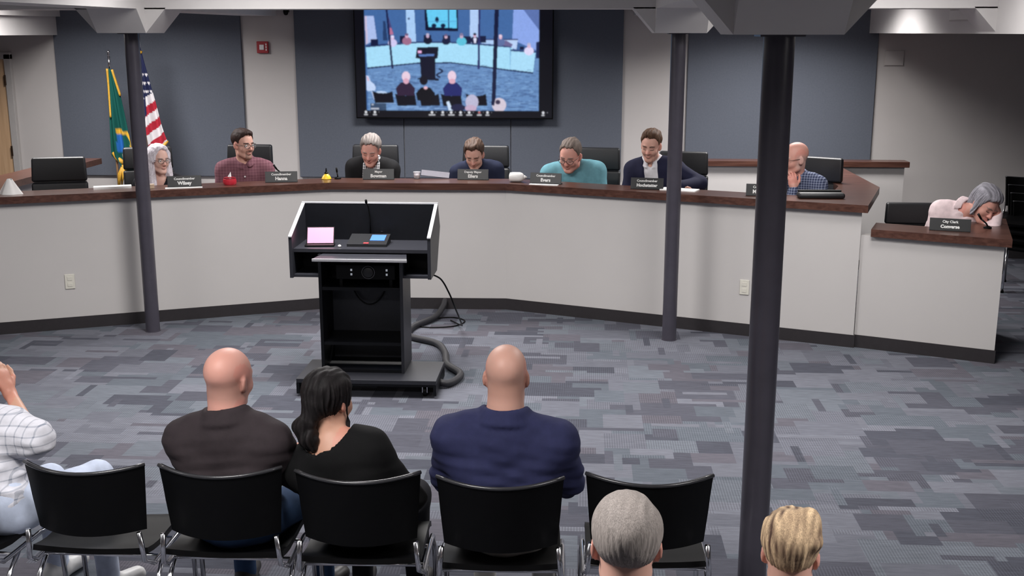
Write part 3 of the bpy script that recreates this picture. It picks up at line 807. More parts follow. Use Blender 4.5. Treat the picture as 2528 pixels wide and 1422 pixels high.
cb = tag(B().tube([(-1.60 + .25 * s, 7.585 - .01 * s, .695 - .155 * (1 - (2 * s - 1) ** 2) ** .7) for s in [k / 18 for k in range(19)]], .005, 8).obj('hanging_cable', BLACKP, None, smooth=True), 'thin black cable hanging in an arc inside the lectern', 'cable')

tb = empty('tablet', (-1.78, 7.46, .978), R_(6), 'small tablet with a pink screen propped on the left of the lectern', 'tablet')
M_ = Matrix.Rotation(R_(-30), 4, 'X')
B().box((0, .03, .062), (.19, .010, .125), M=M_, bev=.003).obj('body', BLACKP, tb)
B().box((0, .0252, .0648), (.176, .002, .112), M=M_).obj('screen', mat_emit('pink_screen', srgb(188, 112, 142), .42), tb)
B().box((0, -.03, .006), (.20, .06, .012), bev=.003).obj('stand_base', BLACKP, tb)
B().box((0, .07, .03), (.06, .012, .075), M=Matrix.Rotation(R_(25), 4, 'X')).obj('prop', BLACKP, tb)
bx = empty('control_panel', (-1.455, 7.52, .978), R_(0), 'flat black control panel with a small blue display on the lectern', 'control panel')
B().xprism([(-.10, 0), (-.10, .018), (.085, .058), (.085, 0)], -.135, .135).obj('housing', BLACKL, bx)
Mx = Matrix.Rotation(math.atan2(.04, .185), 4, 'X')
B().box((.062, .01, .0438), (.10, .10, .003), M=Mx).obj('display', mat_emit('blue_screen', srgb(58, 98, 160), .7), bx)
B().box((.062, .018, .0462), (.09, .03, .001), M=Mx).obj('text_line', mat_emit('blue_text', srgb(130, 170, 215), .7), bx)
B().box((-.005, -.085, .0235), (.035, .018, .003), M=Mx).obj('red_button', mat('button_red', srgb(190, 60, 66), .4), bx)
tag(B((0, 0, 0)).lathe([(.006, 0), (.011, .004), (.011, .012), (.005, .017)], (-1.635, 7.40, .978), 14).obj('small_button_cell', WHITEP, None, smooth=True), 'tiny white round object lying on the lectern work surface', 'small object')
mc = empty('gooseneck_microphone', (-1.47, 7.66, .978), 0, 'thin black gooseneck microphone rising above the lectern back', 'microphone')
B().lathe([(.028, 0), (.028, .012), (.01, .02)], n=16).obj('base', BLACKP, mc, auto=True)
B().tube([(0, 0, .02), (0, 0, .15), (-.01, -.005, .24), (-.02, -.015, .265)], .005, 8).obj('neck', BLACKP, mc, smooth=True)
B().lathe([(.004, 0), (.009, .006), (.009, .028), (.004, .034)], (-.021, -.016, .262), 12, Matrix.Rotation(R_(25), 3, 'X')).obj('capsule', BLACKP, mc, smooth=True)

def smooth_path(pts, n=8):
    pts = [Vector(p) for p in pts]; out = []
    for i in range(len(pts) - 1):
        p0 = pts[max(i - 1, 0)]; p1 = pts[i]; p2 = pts[i + 1]; p3 = pts[min(i + 2, len(pts) - 1)]
        for k in range(n):
            u = k / n
            out.append(.5 * ((2 * p1) + (-p0 + p2) * u + (2 * p0 - 5 * p1 + 4 * p2 - p3) * u * u + (-p0 + 3 * p1 - 3 * p2 + p3) * u ** 3))
    return out + [pts[-1]]
tag(B().tube(smooth_path([(-1.0, 7.38, .05), (-.90, 7.40, .03), (-.845, 7.62, .028), (-.97, 7.86, .028), (-1.02, 8.15, .028), (-1.12, 8.42, .028), (-1.36, 8.62, .028), (-1.38, 8.9, .028), (-1.24, 9.2, .035), (-1.2, 9.45, .06), (-1.2, 9.62, .08)]), .026, 10).obj('cable_sleeve', mat('sleeve', (.012, .012, .016), .5, bump=.6, bscale=300), None, smooth=True), 'thick black braided cable sleeve snaking over the carpet behind the lectern', 'cable')
tag(B().tube(smooth_path([(-1.06, 7.52, .782), (-.98, 7.62, .72), (-.93, 7.7, .60), (-.90, 7.78, .48), (-.90, 8.2, .25), (-.98, 8.9, .05), (-1.1, 9.2, .012)]), .006, 8).obj('power_cord', BLACKP, None, smooth=True), 'thin black cord drooping from the right underside of the lectern hood', 'cable')
tag(B().tube(smooth_path([(-1.3, 9.25, .008), (-1.1, 9.32, .008), (-.98, 9.2, .008), (-1.06, 9.02, .008), (-1.3, 8.98, .008), (-1.5, 9.12, .008)]), .0055, 6).obj('floor_cord', BLACKP, None, smooth=True), 'thin black cord looped on the carpet near the dais base', 'cable')

# ------------------------------------------------------------------ things on the dais
def text_mesh(s, size, bold=.0):
    cu = bpy.data.curves.new('txt', 'FONT'); cu.body = s; cu.size = size; cu.align_x = 'CENTER'; cu.align_y = 'CENTER'
    cu.offset = bold; cu.extrude = .0004; cu.resolution_u = 2
    ob = bpy.data.objects.new('txt', cu); COL.objects.link(ob)
    dg = bpy.context.evaluated_depsgraph_get()
    me = bpy.data.meshes.new_from_object(ob.evaluated_get(dg))
    bpy.data.objects.remove(ob); bpy.data.curves.remove(cu)
    return me
PLATE = mat('plate_black', (.010, .0105, .012), .45, var=.08)
PRINT = mat('plate_white', (.70, .70, .69), .6, var=.02)
def nameplate(x, y, z, rz, l1, l2, lab, w=.275, dx=0.0, s2=.040):
    dx2 = dx
    t = empty('name_plate', (x, y, z), R_(rz), lab, 'name plate', 'name plates')
    M = Matrix.Rotation(R_(-14), 4, 'X')
    B().box((0, 0, .047), (w, .010, .094), M=M, bev=.0015).obj('plate', PLATE, t)
    B().box((0, .012, .004), (w, .055, .008), bev=.001).obj('foot', PLATE, t)
    for (s, size, zz, bo) in ((l1, .026, .069, .0008), (l2, s2, .033, .0016)):
        o = link_mesh('lettering', text_mesh(s, size, bo), PRINT, t)
        o.matrix_local = Matrix.Translation((dx2 if zz < .05 else 0.0, -.0065 + (zz - .047) * math.tan(R_(14)) * 1.0, zz)) @ Matrix.Rotation(R_(90 - 14), 4, 'X')
al, ar = math.degrees(math.atan(.4265)), -math.degrees(math.atan(.383))
Z = TOPZ
def on_top(x, d):
    """point on the dais top, d metres behind the front edge of the panel"""
    Q = offset(PF, -d)
    for i in (2, 3, 4):
        if Q[i][0] <= x <= Q[i + 1][0]:
            f = (x - Q[i][0]) / (Q[i + 1][0] - Q[i][0]); return (x, Q[i][1] + f * (Q[i + 1][1] - Q[i][1]), Z)
nameplate(*on_top(-3.345, .10), al - 4, 'Councilmember', 'Wilsey', 'black name plate in front of the woman with long white hair')
nameplate(*on_top(-2.61, .13), al - 12, 'Councilmember', 'Hanna', 'black name plate right of the man in a plaid shirt')
nameplate(*on_top(-1.80, .19), 3, 'Mayor', 'Bowman', 'black name plate before the person in a black cardigan')
nameplate(*on_top(-.965, .20), -2, 'Deputy Mayor', 'Eilers', 'black name plate before the man in a navy shirt')
nameplate(*on_top(-.315, .09), ar + 8, 'Councilmember', 'Evers', 'black name plate standing on papers before the man in a teal polo')
nameplate(*on_top(.535, .13), ar + 12, 'Councilmember', 'Hochstatter', 'black name plate before the man in a navy blazer', .27, 0, .035)
nameplate(*on_top(1.44, .14), ar + 12, 'Councilmember', 'Ma', 'black name plate half hidden by the near column', .275, -.062)
nameplate(2.755, 8.52, .942, -16, 'City Clerk', 'Converse', 'black name plate on the lower clerk desk', .29, 0, .034)

def sheet(x, y, z, w, d, rz, lab, h=.003, m=PAPER, name='paper_sheet'):
    o = B().box((0, 0, h / 2), (w, d, h)).obj(name, m); o.location = (x, y, z); o.rotation_euler = (0, 0, R_(rz))
    return tag(o, lab, 'paper')
p = on_top(-3.33, .035); sheet(p[0], p[1], Z, .30, .05, al - 4, 'narrow strip of white paper before the leftmost name plate', .004)
p = on_top(-.33, .025); sheet(p[0], p[1], Z, .25, .05, ar + 8, 'strip of white paper before the name plate of the man in teal', .004)
p = on_top(.80, .19); sheet(p[0], p[1], Z, .30, .14, ar, 'white papers under the sleeve of the man in a navy blazer', .008)
p = on_top(-3.92, .22); sheet(p[0], p[1], Z, .30, .10, al, 'stack of white papers on the dais left of the column', .018)
p = on_top(-3.60, .10); o = B().box((0, 0, .018), (.065, .05, .036), bev=.003).obj('wooden_block', mat('pale_wood', (.42, .31, .22), .6)); o.location = p; o.rotation_euler = (0, 0, R_(al)); tag(o, 'small pale wooden block beside the left column on the dais', 'block')
# tissue at the left edge
o = B().grid(lambda u, v: (.09 * (1 - v * .72) * math.cos(2 * math.pi * u) * (1 + .25 * math.sin(6 * math.pi * u)), .05 * (1 - v * .8) * math.sin(2 * math.pi * u), .115 * v + .012 * math.sin(10 * u) * v), 20, 6, True).obj('tissue', PAPER, None, smooth=True)
o.location = on_top(-4.60, .12); tag(o, 'crumpled white tissue on the dais at the left edge', 'tissue')
# red tissue canister
t = empty('tissue_canister', on_top(-3.01, .12), 0, 'round red tissue holder before the man in a plaid shirt', 'tissue holder')
B().lathe([(.05, 0), (.056, .008), (.058, .03), (.054, .05), (.048, .054)], n=24).obj('tub', mat('red_plastic', srgb(176, 40, 54), .3), t, auto=True)
B().lathe([(.052, .054), (.05, .062), (.03, .068)], n=24).obj('lid', mat('dark_red', srgb(120, 16, 30), .35), t, auto=True)
B().grid(lambda u, v: (.018 * (1 - v) * math.cos(2 * math.pi * u) + .012 * v, .012 * (1 - .7 * v) * math.sin(2 * math.pi * u), .064 + .045 * v), 10, 4, True).obj('tissue_tip', PAPER, t, smooth=True)
# yellow bottle
t = empty('yellow_bottle', on_top(-2.265, .20), 0, 'squat yellow bottle with a black nozzle at the left bend of the dais', 'bottle')
B().lathe([(.040, 0), (.044, .006), (.034, .028), (.02, .044), (.012, .05)], n=20).obj('body', mat('yellow_plastic', srgb(226, 186, 40), .35), t, auto=True)
B().lathe([(.016, .05), (.016, .06), (.008, .066), (.006, .095), (.003, .10)], n=14).obj('nozzle', BLACKP, t, auto=True)
# white sippy-like bottle lying
t = empty('white_bottle', on_top(-.565, .10), R_(-4), 'white squeeze bottle lying on its side right of the man in a navy shirt', 'bottle')
Mz = Matrix.Rotation(R_(90), 3, 'Y')
B().lathe([(.022, -.072), (.038, -.066), (.043, -.04), (.043, .02), (.036, .042), (.02, .058)], (0, 0, .043), 24, Mz).obj('body', WHITEP, t, smooth=True)
B().lathe([(.018, .056), (.016, .066), (.007, .075), (.006, .083)], (0, 0, .043), 16, Mz).obj('nozzle', WHITEP, t, smooth=True)
# clear cup and tilted paper
t = empty('plastic_cup', on_top(-1.47, .26), 0, 'small clear plastic cup between the two middle name plates', 'cup')
gl = bpy.data.materials.new('clear_plastic'); gl.use_nodes = True
gb = gl.node_tree.nodes['Principled BSDF']; gb.inputs['Base Color'].default_value = (.75, .74, .78, 1); gb.inputs['Roughness'].default_value = .25; gb.inputs['Transmission Weight'].default_value = .6; gb.inputs['IOR'].default_value = 1.25
B().lathe([(.026, 0), (.031, .055), (.0335, .058), (.0335, .062), (.028, .06), (.024, .004)], n=22).obj('cup_wall', gl, t, smooth=True)
B().lathe([(.024, .003), (.027, .035)], n=18).obj('contents', PAPER, t, auto=True)
p = on_top(-1.31, .27); o = B().box((0, 0, .03), (.25, .006, .055), M=Matrix.Rotation(R_(-35), 4, 'X')).obj('folder', mat('grey_folder', srgb(130, 128, 138), .6)); o.location = (p[0], p[1], Z + .012); o.rotation_euler = (0, R_(6), R_(2)); tag(o, 'grey folder leaning behind the clear cup on the dais', 'folder')
# black keyboard tray at the right end
p = on_top(1.87, .24); t = empty('keyboard_tray', (p[0], p[1] - .03, Z), R_(ar + 22), 'flat black padded tray on the right end of the dais', 'tray')
B().box((0, 0, .022), (.36, .12, .044), bev=.018, seg=3).obj('pad', BLACKL, t, smooth=True)
B().box((0, .05, .05), (.34, .03, .016), bev=.006).obj('rear_lip', BLACKP, t)
# microphones on the dais
def desk_mic(x, y, z, rz, lean, lab, h=.10):
    t = empty('desk_microphone', (x, y, z), R_(rz), lab, 'microphone', 'desk microphones')
    B().lathe([(.03, 0), (.03, .01), (.012, .018)], n=16).obj('base', BLACKP, t, auto=True)
    B().tube([(0, 0, .015), (-.2 * lean * h, 0, .5 * h), (-lean * h, 0, h)], .006, 8).obj('neck', BLACKP, t, smooth=True)
    B().tube([(-lean * h, 0, h), (-lean * (h + .035), 0, h + .04)], [.008, .009], 10).obj('capsule', BLACKP, t, smooth=True)
p = on_top(-2.60, .22); desk_mic(p[0], p[1], Z, 0, .75, 'black desk microphone behind the name plate right of the plaid shirt')
desk_mic(3.08, 8.66, .942, 0, .75, 'black microphone leaning before the clerk in a pale pink shirt', .07)
desk_mic(*on_top(-2.17, .22)[:2], Z, 0, .1, 'black desk microphone behind the yellow bottle', .06)

# ------------------------------------------------------------------ people: smooth distance fields turned into meshes
def axis(parts):
    out = [parts[0][0]]
    for (a, b, h) in parts:
        n = max(1, int(round((b - a) / h))); out += list(np.linspace(a, b, n + 1)[1:])
    return np.array(out)

class Field:
    def __init__(s, xs, ys, zs):
        s.ax = (xs, ys, zs); s.F = np.full((len(xs), len(ys), len(zs)), .25)
    def sl(s, lo, hi):
        r = []
        for k in range(3):
            a = np.searchsorted(s.ax[k], lo[k]); b = np.searchsorted(s.ax[k], hi[k])
            r.append(slice(max(a - 1, 0), min(b + 1, len(s.ax[k]))))
        return tuple(r)
    def pts(s, sl):
        return np.meshgrid(s.ax[0][sl[0]], s.ax[1][sl[1]], s.ax[2][sl[2]], indexing='ij')
    def d(s, pr, X, Y, Z, g):
        if pr[0] == 'rc':
            _, a, b, r1, r2 = pr
            a = np.array(a); v = np.array(b) - a; l2 = max(float(v @ v), 1e-9)
            px, py, pz = X - a[0], Y - a[1], Z - a[2]
            t = np.clip((px * v[0] + py * v[1] + pz * v[2]) / l2, 0, 1)
            return np.sqrt((px - t * v[0]) ** 2 + (py - t * v[1]) ** 2 + (pz - t * v[2]) ** 2) - (r1 + (r2 - r1) * t) - g
        _, c, r, R = pr
        px, py, pz = X - c[0], Y - c[1], Z - c[2]
        if R is not None:
            px, py, pz = (R[0, 0] * px + R[1, 0] * py + R[2, 0] * pz, R[0, 1] * px + R[1, 1] * py + R[2, 1] * pz, R[0, 2] * px + R[1, 2] * py + R[2, 2] * pz)
        r = np.array(r) + g
        k0 = np.sqrt((px / r[0]) ** 2 + (py / r[1]) ** 2 + (pz / r[2]) ** 2)
        k1 = np.sqrt((px / r[0] ** 2) ** 2 + (py / r[1] ** 2) ** 2 + (pz / r[2] ** 2) ** 2) + 1e-9
        return k0 * (k0 - 1) / k1
    def box(s, pr, m):
        if pr[0] == 'rc':
            _, a, b, r1, r2 = pr; r = max(r1, r2) + m
            return np.minimum(a, b) - r, np.maximum(a, b) + r
        r = max(pr[2]) + m
        return np.array(pr[1]) - r, np.array(pr[1]) + r
    def add(s, pr, k=.02, g=0.0):
        sl = s.sl(*s.box(pr, k + g + .03)); X, Y, Z = s.pts(sl)
        d = s.d(pr, X, Y, Z, g); f = s.F[sl]
        h = np.clip(.5 + .5 * (f - d) / k, 0, 1)
        s.F[sl] = f * (1 - h) + d * h - k * h * (1 - h)
    def sub(s, pr, k=.01, g=0.0):
        sl = s.sl(*s.box(pr, k + g + .03)); X, Y, Z = s.pts(sl)
        d = -s.d(pr, X, Y, Z, g); f = s.F[sl]
        h = np.clip(.5 - .5 * (f - d) / k, 0, 1)
        s.F[sl] = f * (1 - h) + d * h + k * h * (1 - h)
    def mesh(s):
        F = s.F; xs, ys, zs = s.ax
        nx, ny, nz = F.shape; I = F < 0
        c = np.zeros((nx - 1, ny - 1, nz - 1), np.int8)
        for i in (0, 1):
            for j in (0, 1):
                for k in (0, 1): c += I[i:nx - 1 + i, j:ny - 1 + j, k:nz - 1 + k]
        act = (c > 0) & (c < 8); ci, cj, ck_ = np.nonzero(act); n = len(ci)
        P = np.zeros((n, 3)); W = np.zeros(n)
        corners = [(i, j, k) for i in (0, 1) for j in (0, 1) for k in (0, 1)]
        for a in corners:
            for b in corners:
                if sum(b) - sum(a) != 1 or any(b[q] < a[q] for q in range(3)): continue
                fa = F[ci + a[0], cj + a[1], ck_ + a[2]]; fb = F[ci + b[0], cj + b[1], ck_ + b[2]]
                m = (fa < 0) != (fb < 0); t = np.where(m, fa / np.where(m, fa - fb, 1), 0)
                pa = np.stack([xs[ci + a[0]], ys[cj + a[1]], zs[ck_ + a[2]]], 1); pb = np.stack([xs[ci + b[0]], ys[cj + b[1]], zs[ck_ + b[2]]], 1)
                P += np.where(m[:, None], pa + (pb - pa) * t[:, None], 0); W += m
        P /= W[:, None]
        idx = -np.ones(act.shape, np.int64); idx[ci, cj, ck_] = np.arange(n)
        quads = []
        for axn in range(3):
            sh = [slice(None)] * 3; s2 = [slice(None)] * 3
            sh[axn] = slice(0, -1); s2[axn] = slice(1, None)
            A = I[tuple(sh)]; Bq = I[tuple(s2)]; e = A != Bq
            u, v = [(1, 2), (2, 0), (0, 1)][axn]
            ei = np.nonzero(e); ok = (ei[u] > 0) & (ei[v] > 0) & (ei[u] < F.shape[u] - 1) & (ei[v] < F.shape[v] - 1)
            ei = [q[ok] for q in ei]; inside = A[tuple(ei)]
            def g(du, dv):
                q = [a.copy() for a in ei]; q[u] = q[u] - 1 + du; q[v] = q[v] - 1 + dv
                return idx[tuple(q)]
            q = np.stack([g(0, 0), g(1, 0), g(1, 1), g(0, 1)], 1)
            q[~inside] = q[~inside][:, ::-1]
            quads.append(q)
        Q = np.concatenate(quads); Q = Q[(Q >= 0).all(1)]
        return P, Q

def rot(axis_, deg):
    return np.array(Matrix.Rotation(R_(deg), 3, axis_))
def unit(v):
    v = np.array(v, float); return v / np.linalg.norm(v)

def wrinkle(P, amp, seed, sc=1.0):
    r = np.random.RandomState(seed); out = np.zeros(len(P))
    for k in range(9):
        d = r.normal(size=3); d[2] *= 1.6; d = d / np.linalg.norm(d) * r.uniform(18, 60) * sc
        out += np.sin(P @ d + r.uniform(0, 6.28) + 1.5 * np.sin(P @ (d[[1, 2, 0]] * .45))) * r.uniform(.4, 1)
    return out / 4.5 * amp

def vnormals(P, Q):
    N = np.zeros_like(P)
    n = np.cross(P[Q[:, 2]] - P[Q[:, 0]], P[Q[:, 3]] - P[Q[:, 1]])
    for k in range(4): np.add.at(N, Q[:, k], n)
    return N / (np.linalg.norm(N, axis=1)[:, None] + 1e-12)

def add_mesh(name, P, Q, m, parent, col=None):
    me = mesh_np(name, P, Q)
    if col is not None:
        at = me.color_attributes.new('Col', 'FLOAT_COLOR', 'POINT')
        at.data.foreach_set('color', np.concatenate([col, np.ones((len(col), 1))], 1).astype(np.float32).ravel())
    return link_mesh(name, me, m, parent, True)

def head_prims(hp):
    """head in its own frame: x right, y forward, z up, origin between the ears"""
    fw = hp.get('fw', 1.0); jw = hp.get('jaw', 1.0); fl = hp.get('flesh', 0.0)
    p = [(('el', (0, -.018, .040), (.0755, .098, .084), None), .01),
         (('el', (0, .025, -.012), (.064 * fw, .070, .095), None), .03),
         (('rc', (-.040 * jw, .015, -.070), (-.014, .066, -.098), .024 + fl, .020), .02),
         (('rc', (.040 * jw, .015, -.070), (.014, .066, -.098), .024 + fl, .020), .02),
         (('el', (0, .070, -.104), (.020 * jw, .018, .015), None), .015),
         (('el', (-.036, .058, -.030), (.024 + fl, .022, .024), None), .02),
         (('el', (.036, .058, -.030), (.024 + fl, .022, .024), None), .02),
         (('rc', (-.034, .078, .020), (.034, .078, .020), .0095, .0095), .016)]
    post = [(('rc', (0, .088, .006), (0, .108, -.030), .0075, .0115), .010),
            (('el', (-.011, .098, -.035), (.008, .009, .007), None), .007),
            (('el', (.011, .098, -.035), (.008, .009, .007), None), .007),
            (('el', (0, .084, -.060), (.021, .012, .0055), None), .006),
            (('el', (0, .083, -.070), (.018, .012, .006), None), .006)]
    ears = []
    for s in (-1, 1):
        ears.append((('el', (s * .077 * fw ** .5, -.010, -.006), (.008, .019, .031), rot('Z', s * 22)), .008))
        ears.append((('el', (s * .073 * fw ** .5, .000, -.026), (.008, .010, .014), None), .008))
    sub = [(('el', (s * .031, .098, .002), (.018, .014, .011), None), .012) for s in (-1, 1)]
    sub += [(('el', (0, .100, -.0652), (.022, .008, .0018), None), .004)]
    return p, post, ears, sub

def xform(pr, R, c, sc):
    f = lambda q: np.array(c) + R @ (np.array(q) * sc)
    if pr[0] == 'rc': return ('rc', f(pr[1]), f(pr[2]), pr[3] * sc, pr[4] * sc)
    return ('el', f(pr[1]), tuple(np.array(pr[2]) * sc), R @ pr[3] if pr[3] is not None else R)

def hand_prims(w, d, n, side, curl=.6, sc=1.0):
    """palm and five fingers; w wrist, d direction to the knuckles, n palm normal (where fingers curl to)"""
    d = unit(d); n = unit(np.array(n) - d * np.dot(n, d)); x = np.cross(d, n) * side
    R = np.stack([x, d, n], 1); w = np.array(w)
    out = [(('rc', w - d * .01, w + d * .03 * sc, .026 * sc, .026 * sc), .015), (('el', w + d * .055 * sc, (.041 * sc, .05 * sc, .017 * sc), R), .015)]
    L = [.072, .082, .077, .060]
    for i in range(4):
        off = (-.030 + .020 * i) * sc
        p = w + d * (.092 - .006 * abs(i - 1.2)) * sc + x * off
        spread = (i - 1.5) * .05; a = 0.0; r = .0092 * sc
        for k, fr in enumerate((.45, .32, .25)):
            a += curl * (.55 if k == 0 else .8)
            q = p + ((d + x * spread) * math.cos(a) + n * math.sin(a)) * L[i] * sc * fr
            out.append((('rc', p, q, r, r * .92), .006)); p = q; r *= .92
    p = w + d * .028 * sc - x * .030 * sc
    for k, (l, a) in enumerate(((.042, .75), (.034, .45), (.026, .25))):
        q = p + (unit(d * math.cos(a) - x * math.sin(a) + n * .35 * (k + 1) * curl)) * l * sc
        out.append((('rc', p, q, (.0135 - .0018 * k) * sc, (.012 - .0018 * k) * sc), .008)); p = q
    return out

SKIN = mat_attr('skin', .5, sss=.12, spec=.35)
HAIRM = mat_attr('hair', .62, spec=.2)
EYE = mat_attr('eye', .2, spec=.5)

def strands(m):
    nt = m.node_tree; bs = nt.nodes['Principled BSDF']; src = bs.inputs['Base Color'].links[0].from_socket
    tc = nt.nodes.new('ShaderNodeTexCoord'); mp = nt.nodes.new('ShaderNodeMapping'); mp.inputs['Scale'].default_value = (330, 330, 32)
    nz = nt.nodes.new('ShaderNodeTexNoise'); nz.inputs['Scale'].default_value = 1.0; nz.inputs['Detail'].default_value = 3; nz.inputs['Distortion'].default_value = .8
    mr = nt.nodes.new('ShaderNodeMapRange'); mr.inputs[1].default_value = .3; mr.inputs[2].default_value = .7; mr.inputs[3].default_value = .62; mr.inputs[4].default_value = 1.25
    vm = nt.nodes.new('ShaderNodeVectorMath'); vm.operation = 'SCALE'
    nt.links.new(tc.outputs['Object'], mp.inputs['Vector']); nt.links.new(mp.outputs[0], nz.inputs['Vector']); nt.links.new(nz.outputs['Fac'], mr.inputs[0])
    nt.links.new(src, vm.inputs[0]); nt.links.new(mr.outputs[0], vm.inputs['Scale']); nt.links.new(vm.outputs[0], bs.inputs['Base Color'])
    bp = nt.nodes.new('ShaderNodeBump'); bp.inputs['Strength'].default_value = .5; bp.inputs['Distance'].default_value = .002
    nt.links.new(nz.outputs['Fac'], bp.inputs['Height']); nt.links.new(bp.outputs['Normal'], bs.inputs['Normal'])
strands(HAIRM)
def cloth_mat(name, col, plaid=None, rough=.85):
    """plaid = (line colour, period x, period z, width fraction)"""
    m = mat(name, col, rough, var=.10, scale=25, bump=.25, bscale=500, spec=.2)
    if plaid and not m.get('plaid'):
        m['plaid'] = 1
        nt = m.node_tree; bs = nt.nodes['Principled BSDF']
        base = bs.inputs['Base Color'].links[0].from_socket
        tc = nt.nodes.new('ShaderNodeTexCoord'); sx = nt.nodes.new('ShaderNodeSeparateXYZ'); nt.links.new(tc.outputs['Object'], sx.inputs[0])
        lc, px, pz, w = plaid; fac = None
        for (axn, per) in (('X', px), ('Z', pz)):
            a = nt.nodes.new('ShaderNodeMath'); a.operation = 'MULTIPLY'; a.inputs[1].default_value = 1 / per; nt.links.new(sx.outputs[axn], a.inputs[0])
            f = nt.nodes.new('ShaderNodeMath'); f.operation = 'FRACT'; nt.links.new(a.outputs[0], f.inputs[0])
            l = nt.nodes.new('ShaderNodeMath'); l.operation = 'LESS_THAN'; l.inputs[1].default_value = w; nt.links.new(f.outputs[0], l.inputs[0])
            h = nt.nodes.new('ShaderNodeMath'); h.operation = 'MULTIPLY'; h.inputs[1].default_value = .5; nt.links.new(l.outputs[0], h.inputs[0])
            if fac is None: fac = h.outputs[0]
            else:
                s_ = nt.nodes.new('ShaderNodeMath'); s_.operation = 'ADD'; nt.links.new(fac, s_.inputs[0]); nt.links.new(h.outputs[0], s_.inputs[1]); fac = s_.outputs[0]
        mx = nt.nodes.new('ShaderNodeMixRGB'); nt.links.new(fac, mx.inputs[0]); nt.links.new(base, mx.inputs[1]); mx.inputs[2].default_value = (*lc, 1)
        nt.links.new(mx.outputs[0], bs.inputs['Base Color'])
    return m

HAIRLINES = {
    'short': ([-.13, -.09, -.05, -.014, .010, .026, .040, .056, .074, .11], [-.052, -.054, -.040, .034, .022, .010, .058, .084, .092, .096]),
    'receding': ([-.13, -.09, -.05, -.014, .010, .026, .040, .055, .075, .11], [-.052, -.054, -.040, .034, .022, .014, .066, .094, .106, .13]),
    'full': ([-.13, -.09, -.05, -.012, .02, .036, .050, .064, .080, .11], [-.075, -.075, -.065, -.030, -.026, .000, .058, .080, .088, .090]),
}
def hnoise(P, seed, n=16):
    """strand pattern: fine around the head, long along the growth direction"""
    r = np.random.RandomState(seed)
    ang = np.arctan2(P[:, 0], -P[:, 1] - .02); rad = np.hypot(P[:, 0], P[:, 1] + .02); out = np.zeros(len(P)); tops = np.zeros(len(P))
    for k in range(n):
        m = r.randint(9, 48); out += np.sin(ang * m + P[:, 2] * r.uniform(-40, 40) + r.uniform(0, 6.28) + 1.2 * np.sin(P[:, 2] * r.uniform(20, 50) + ang * 3)) * r.uniform(.5, 1)
        kx, ky = r.uniform(90, 330), r.uniform(-70, 70); tops += np.sin(P[:, 0] * kx + P[:, 1] * ky + r.uniform(0, 6.28) + 1.3 * np.sin(P[:, 1] * r.uniform(20, 60))) * r.uniform(.5, 1)
    w = np.clip((P[:, 2] - .05) / .05, 0, 1)
    return (out * (1 - w) + tops * w) / math.sqrt(n) * 1.2
def build_hair(hp, style, thick, parent, R, c, sc, col, seed=1, extra=(), top=1.0, streak=.22, line=None, sides=.30, quiff=None, relief=.0024):
    xs = np.arange(-.16, .1601, .0048); ys = np.arange(-.24, .1501, .0048); zs = np.arange(-.42 if extra else -.14, .2001, .0048)
    f = Field(xs, ys, zs); p, post, ears, sub = head_prims(hp)
    X, Y, Z = np.meshgrid(xs, ys, zs, indexing='ij')
    for pr, k in p[:2]: f.add(pr, .02)
    th = thick * (sides + (1 - sides) * np.clip((Z - .02) / .085, 0, 1) * top)
    f.F -= th
    if quiff is not None:
        for pr, kk in quiff: f.add(pr, kk)
    L = HAIRLINES[line or style]
    zl = np.interp(Y, L[0], L[1]) + .006 * np.sin(X * 90 + seed) + .004 * np.sin(X * 210 + 2 * seed)
    m = zl - Z
    k = .010; d = m * .8; h = np.clip(.5 - .5 * (f.F - d) / k, 0, 1)
    f.F = f.F * (1 - h) + d * h + k * h * (1 - h)
    for pr, kk in extra: f.add(pr, kk)
    P, Q = f.mesh()
    N = vnormals(P, Q)
    st = hnoise(P, seed); lump = wrinkle(P, 1.0, seed + 3, 1.6)
    P = P + N * (relief * np.clip(st, -1.6, 1.6) + .0022 * lump)[:, None]
    col = np.array(col); C = col[None, :] * (1 + streak * np.clip(st, -1.5, 1.5))[:, None] if col.ndim == 1 else col[0] + (col[1] - col[0]) * np.clip(.5 + .4 * st + .35 * lump, 0, 1)[:, None]
    C = np.clip(C, 0, 1)
    P = np.array(c) + (P * sc) @ R.T
    return add_mesh('hair', P, Q, HAIRM, parent, C)

def glasses(parent, R, c, sc, m, w=.027, h=.019, lens=True):
    t = lambda q: tuple(np.array(c) + R @ (np.array(q) * sc))
    b = B()
    for s in (-1, 1):
        b.tube([t((s * .033 + w * math.cos(a), .108 - .006 * abs(math.cos(a)) * (1 if s * math.cos(a) > 0 else 0), .001 + h * math.sin(a))) for a in [k * math.pi / 10 for k in range(20)]], .0019 * sc, 6, closed=True)
        b.tube([t((s * .060, .102, .006)), t((s * .074, .06, .007)), t((s * .079, -.005, .004)), t((s * .078, -.02, -.01))], .0017 * sc, 6)
    b.tube([t((-.007, .109, .004)), t((.007, .109, .004))], .0018 * sc, 6)
    g = b.obj('glasses', m, parent, smooth=True)
    if lens:
        for s in (-1, 1):
            lb = B(); vs = [lb.bm.verts.new(Vector(t((s * .033 + w * math.cos(a), .107, .001 + h * math.sin(a))))) for a in [k * math.pi / 8 for k in range(16)]]
            lb.bm.faces.new(vs); lb.obj('lens', LENS, g)
    return g
LENS = bpy.data.materials.new('lens_glass'); LENS.use_nodes = True
nt_ = LENS.node_tree; bs_ = nt_.nodes['Principled BSDF']; bs_.inputs['Roughness'].default_value = .05
tr_ = nt_.nodes.new('ShaderNodeBsdfTransparent'); mx_ = nt_.nodes.new('ShaderNodeMixShader'); mx_.inputs[0].default_value = .08
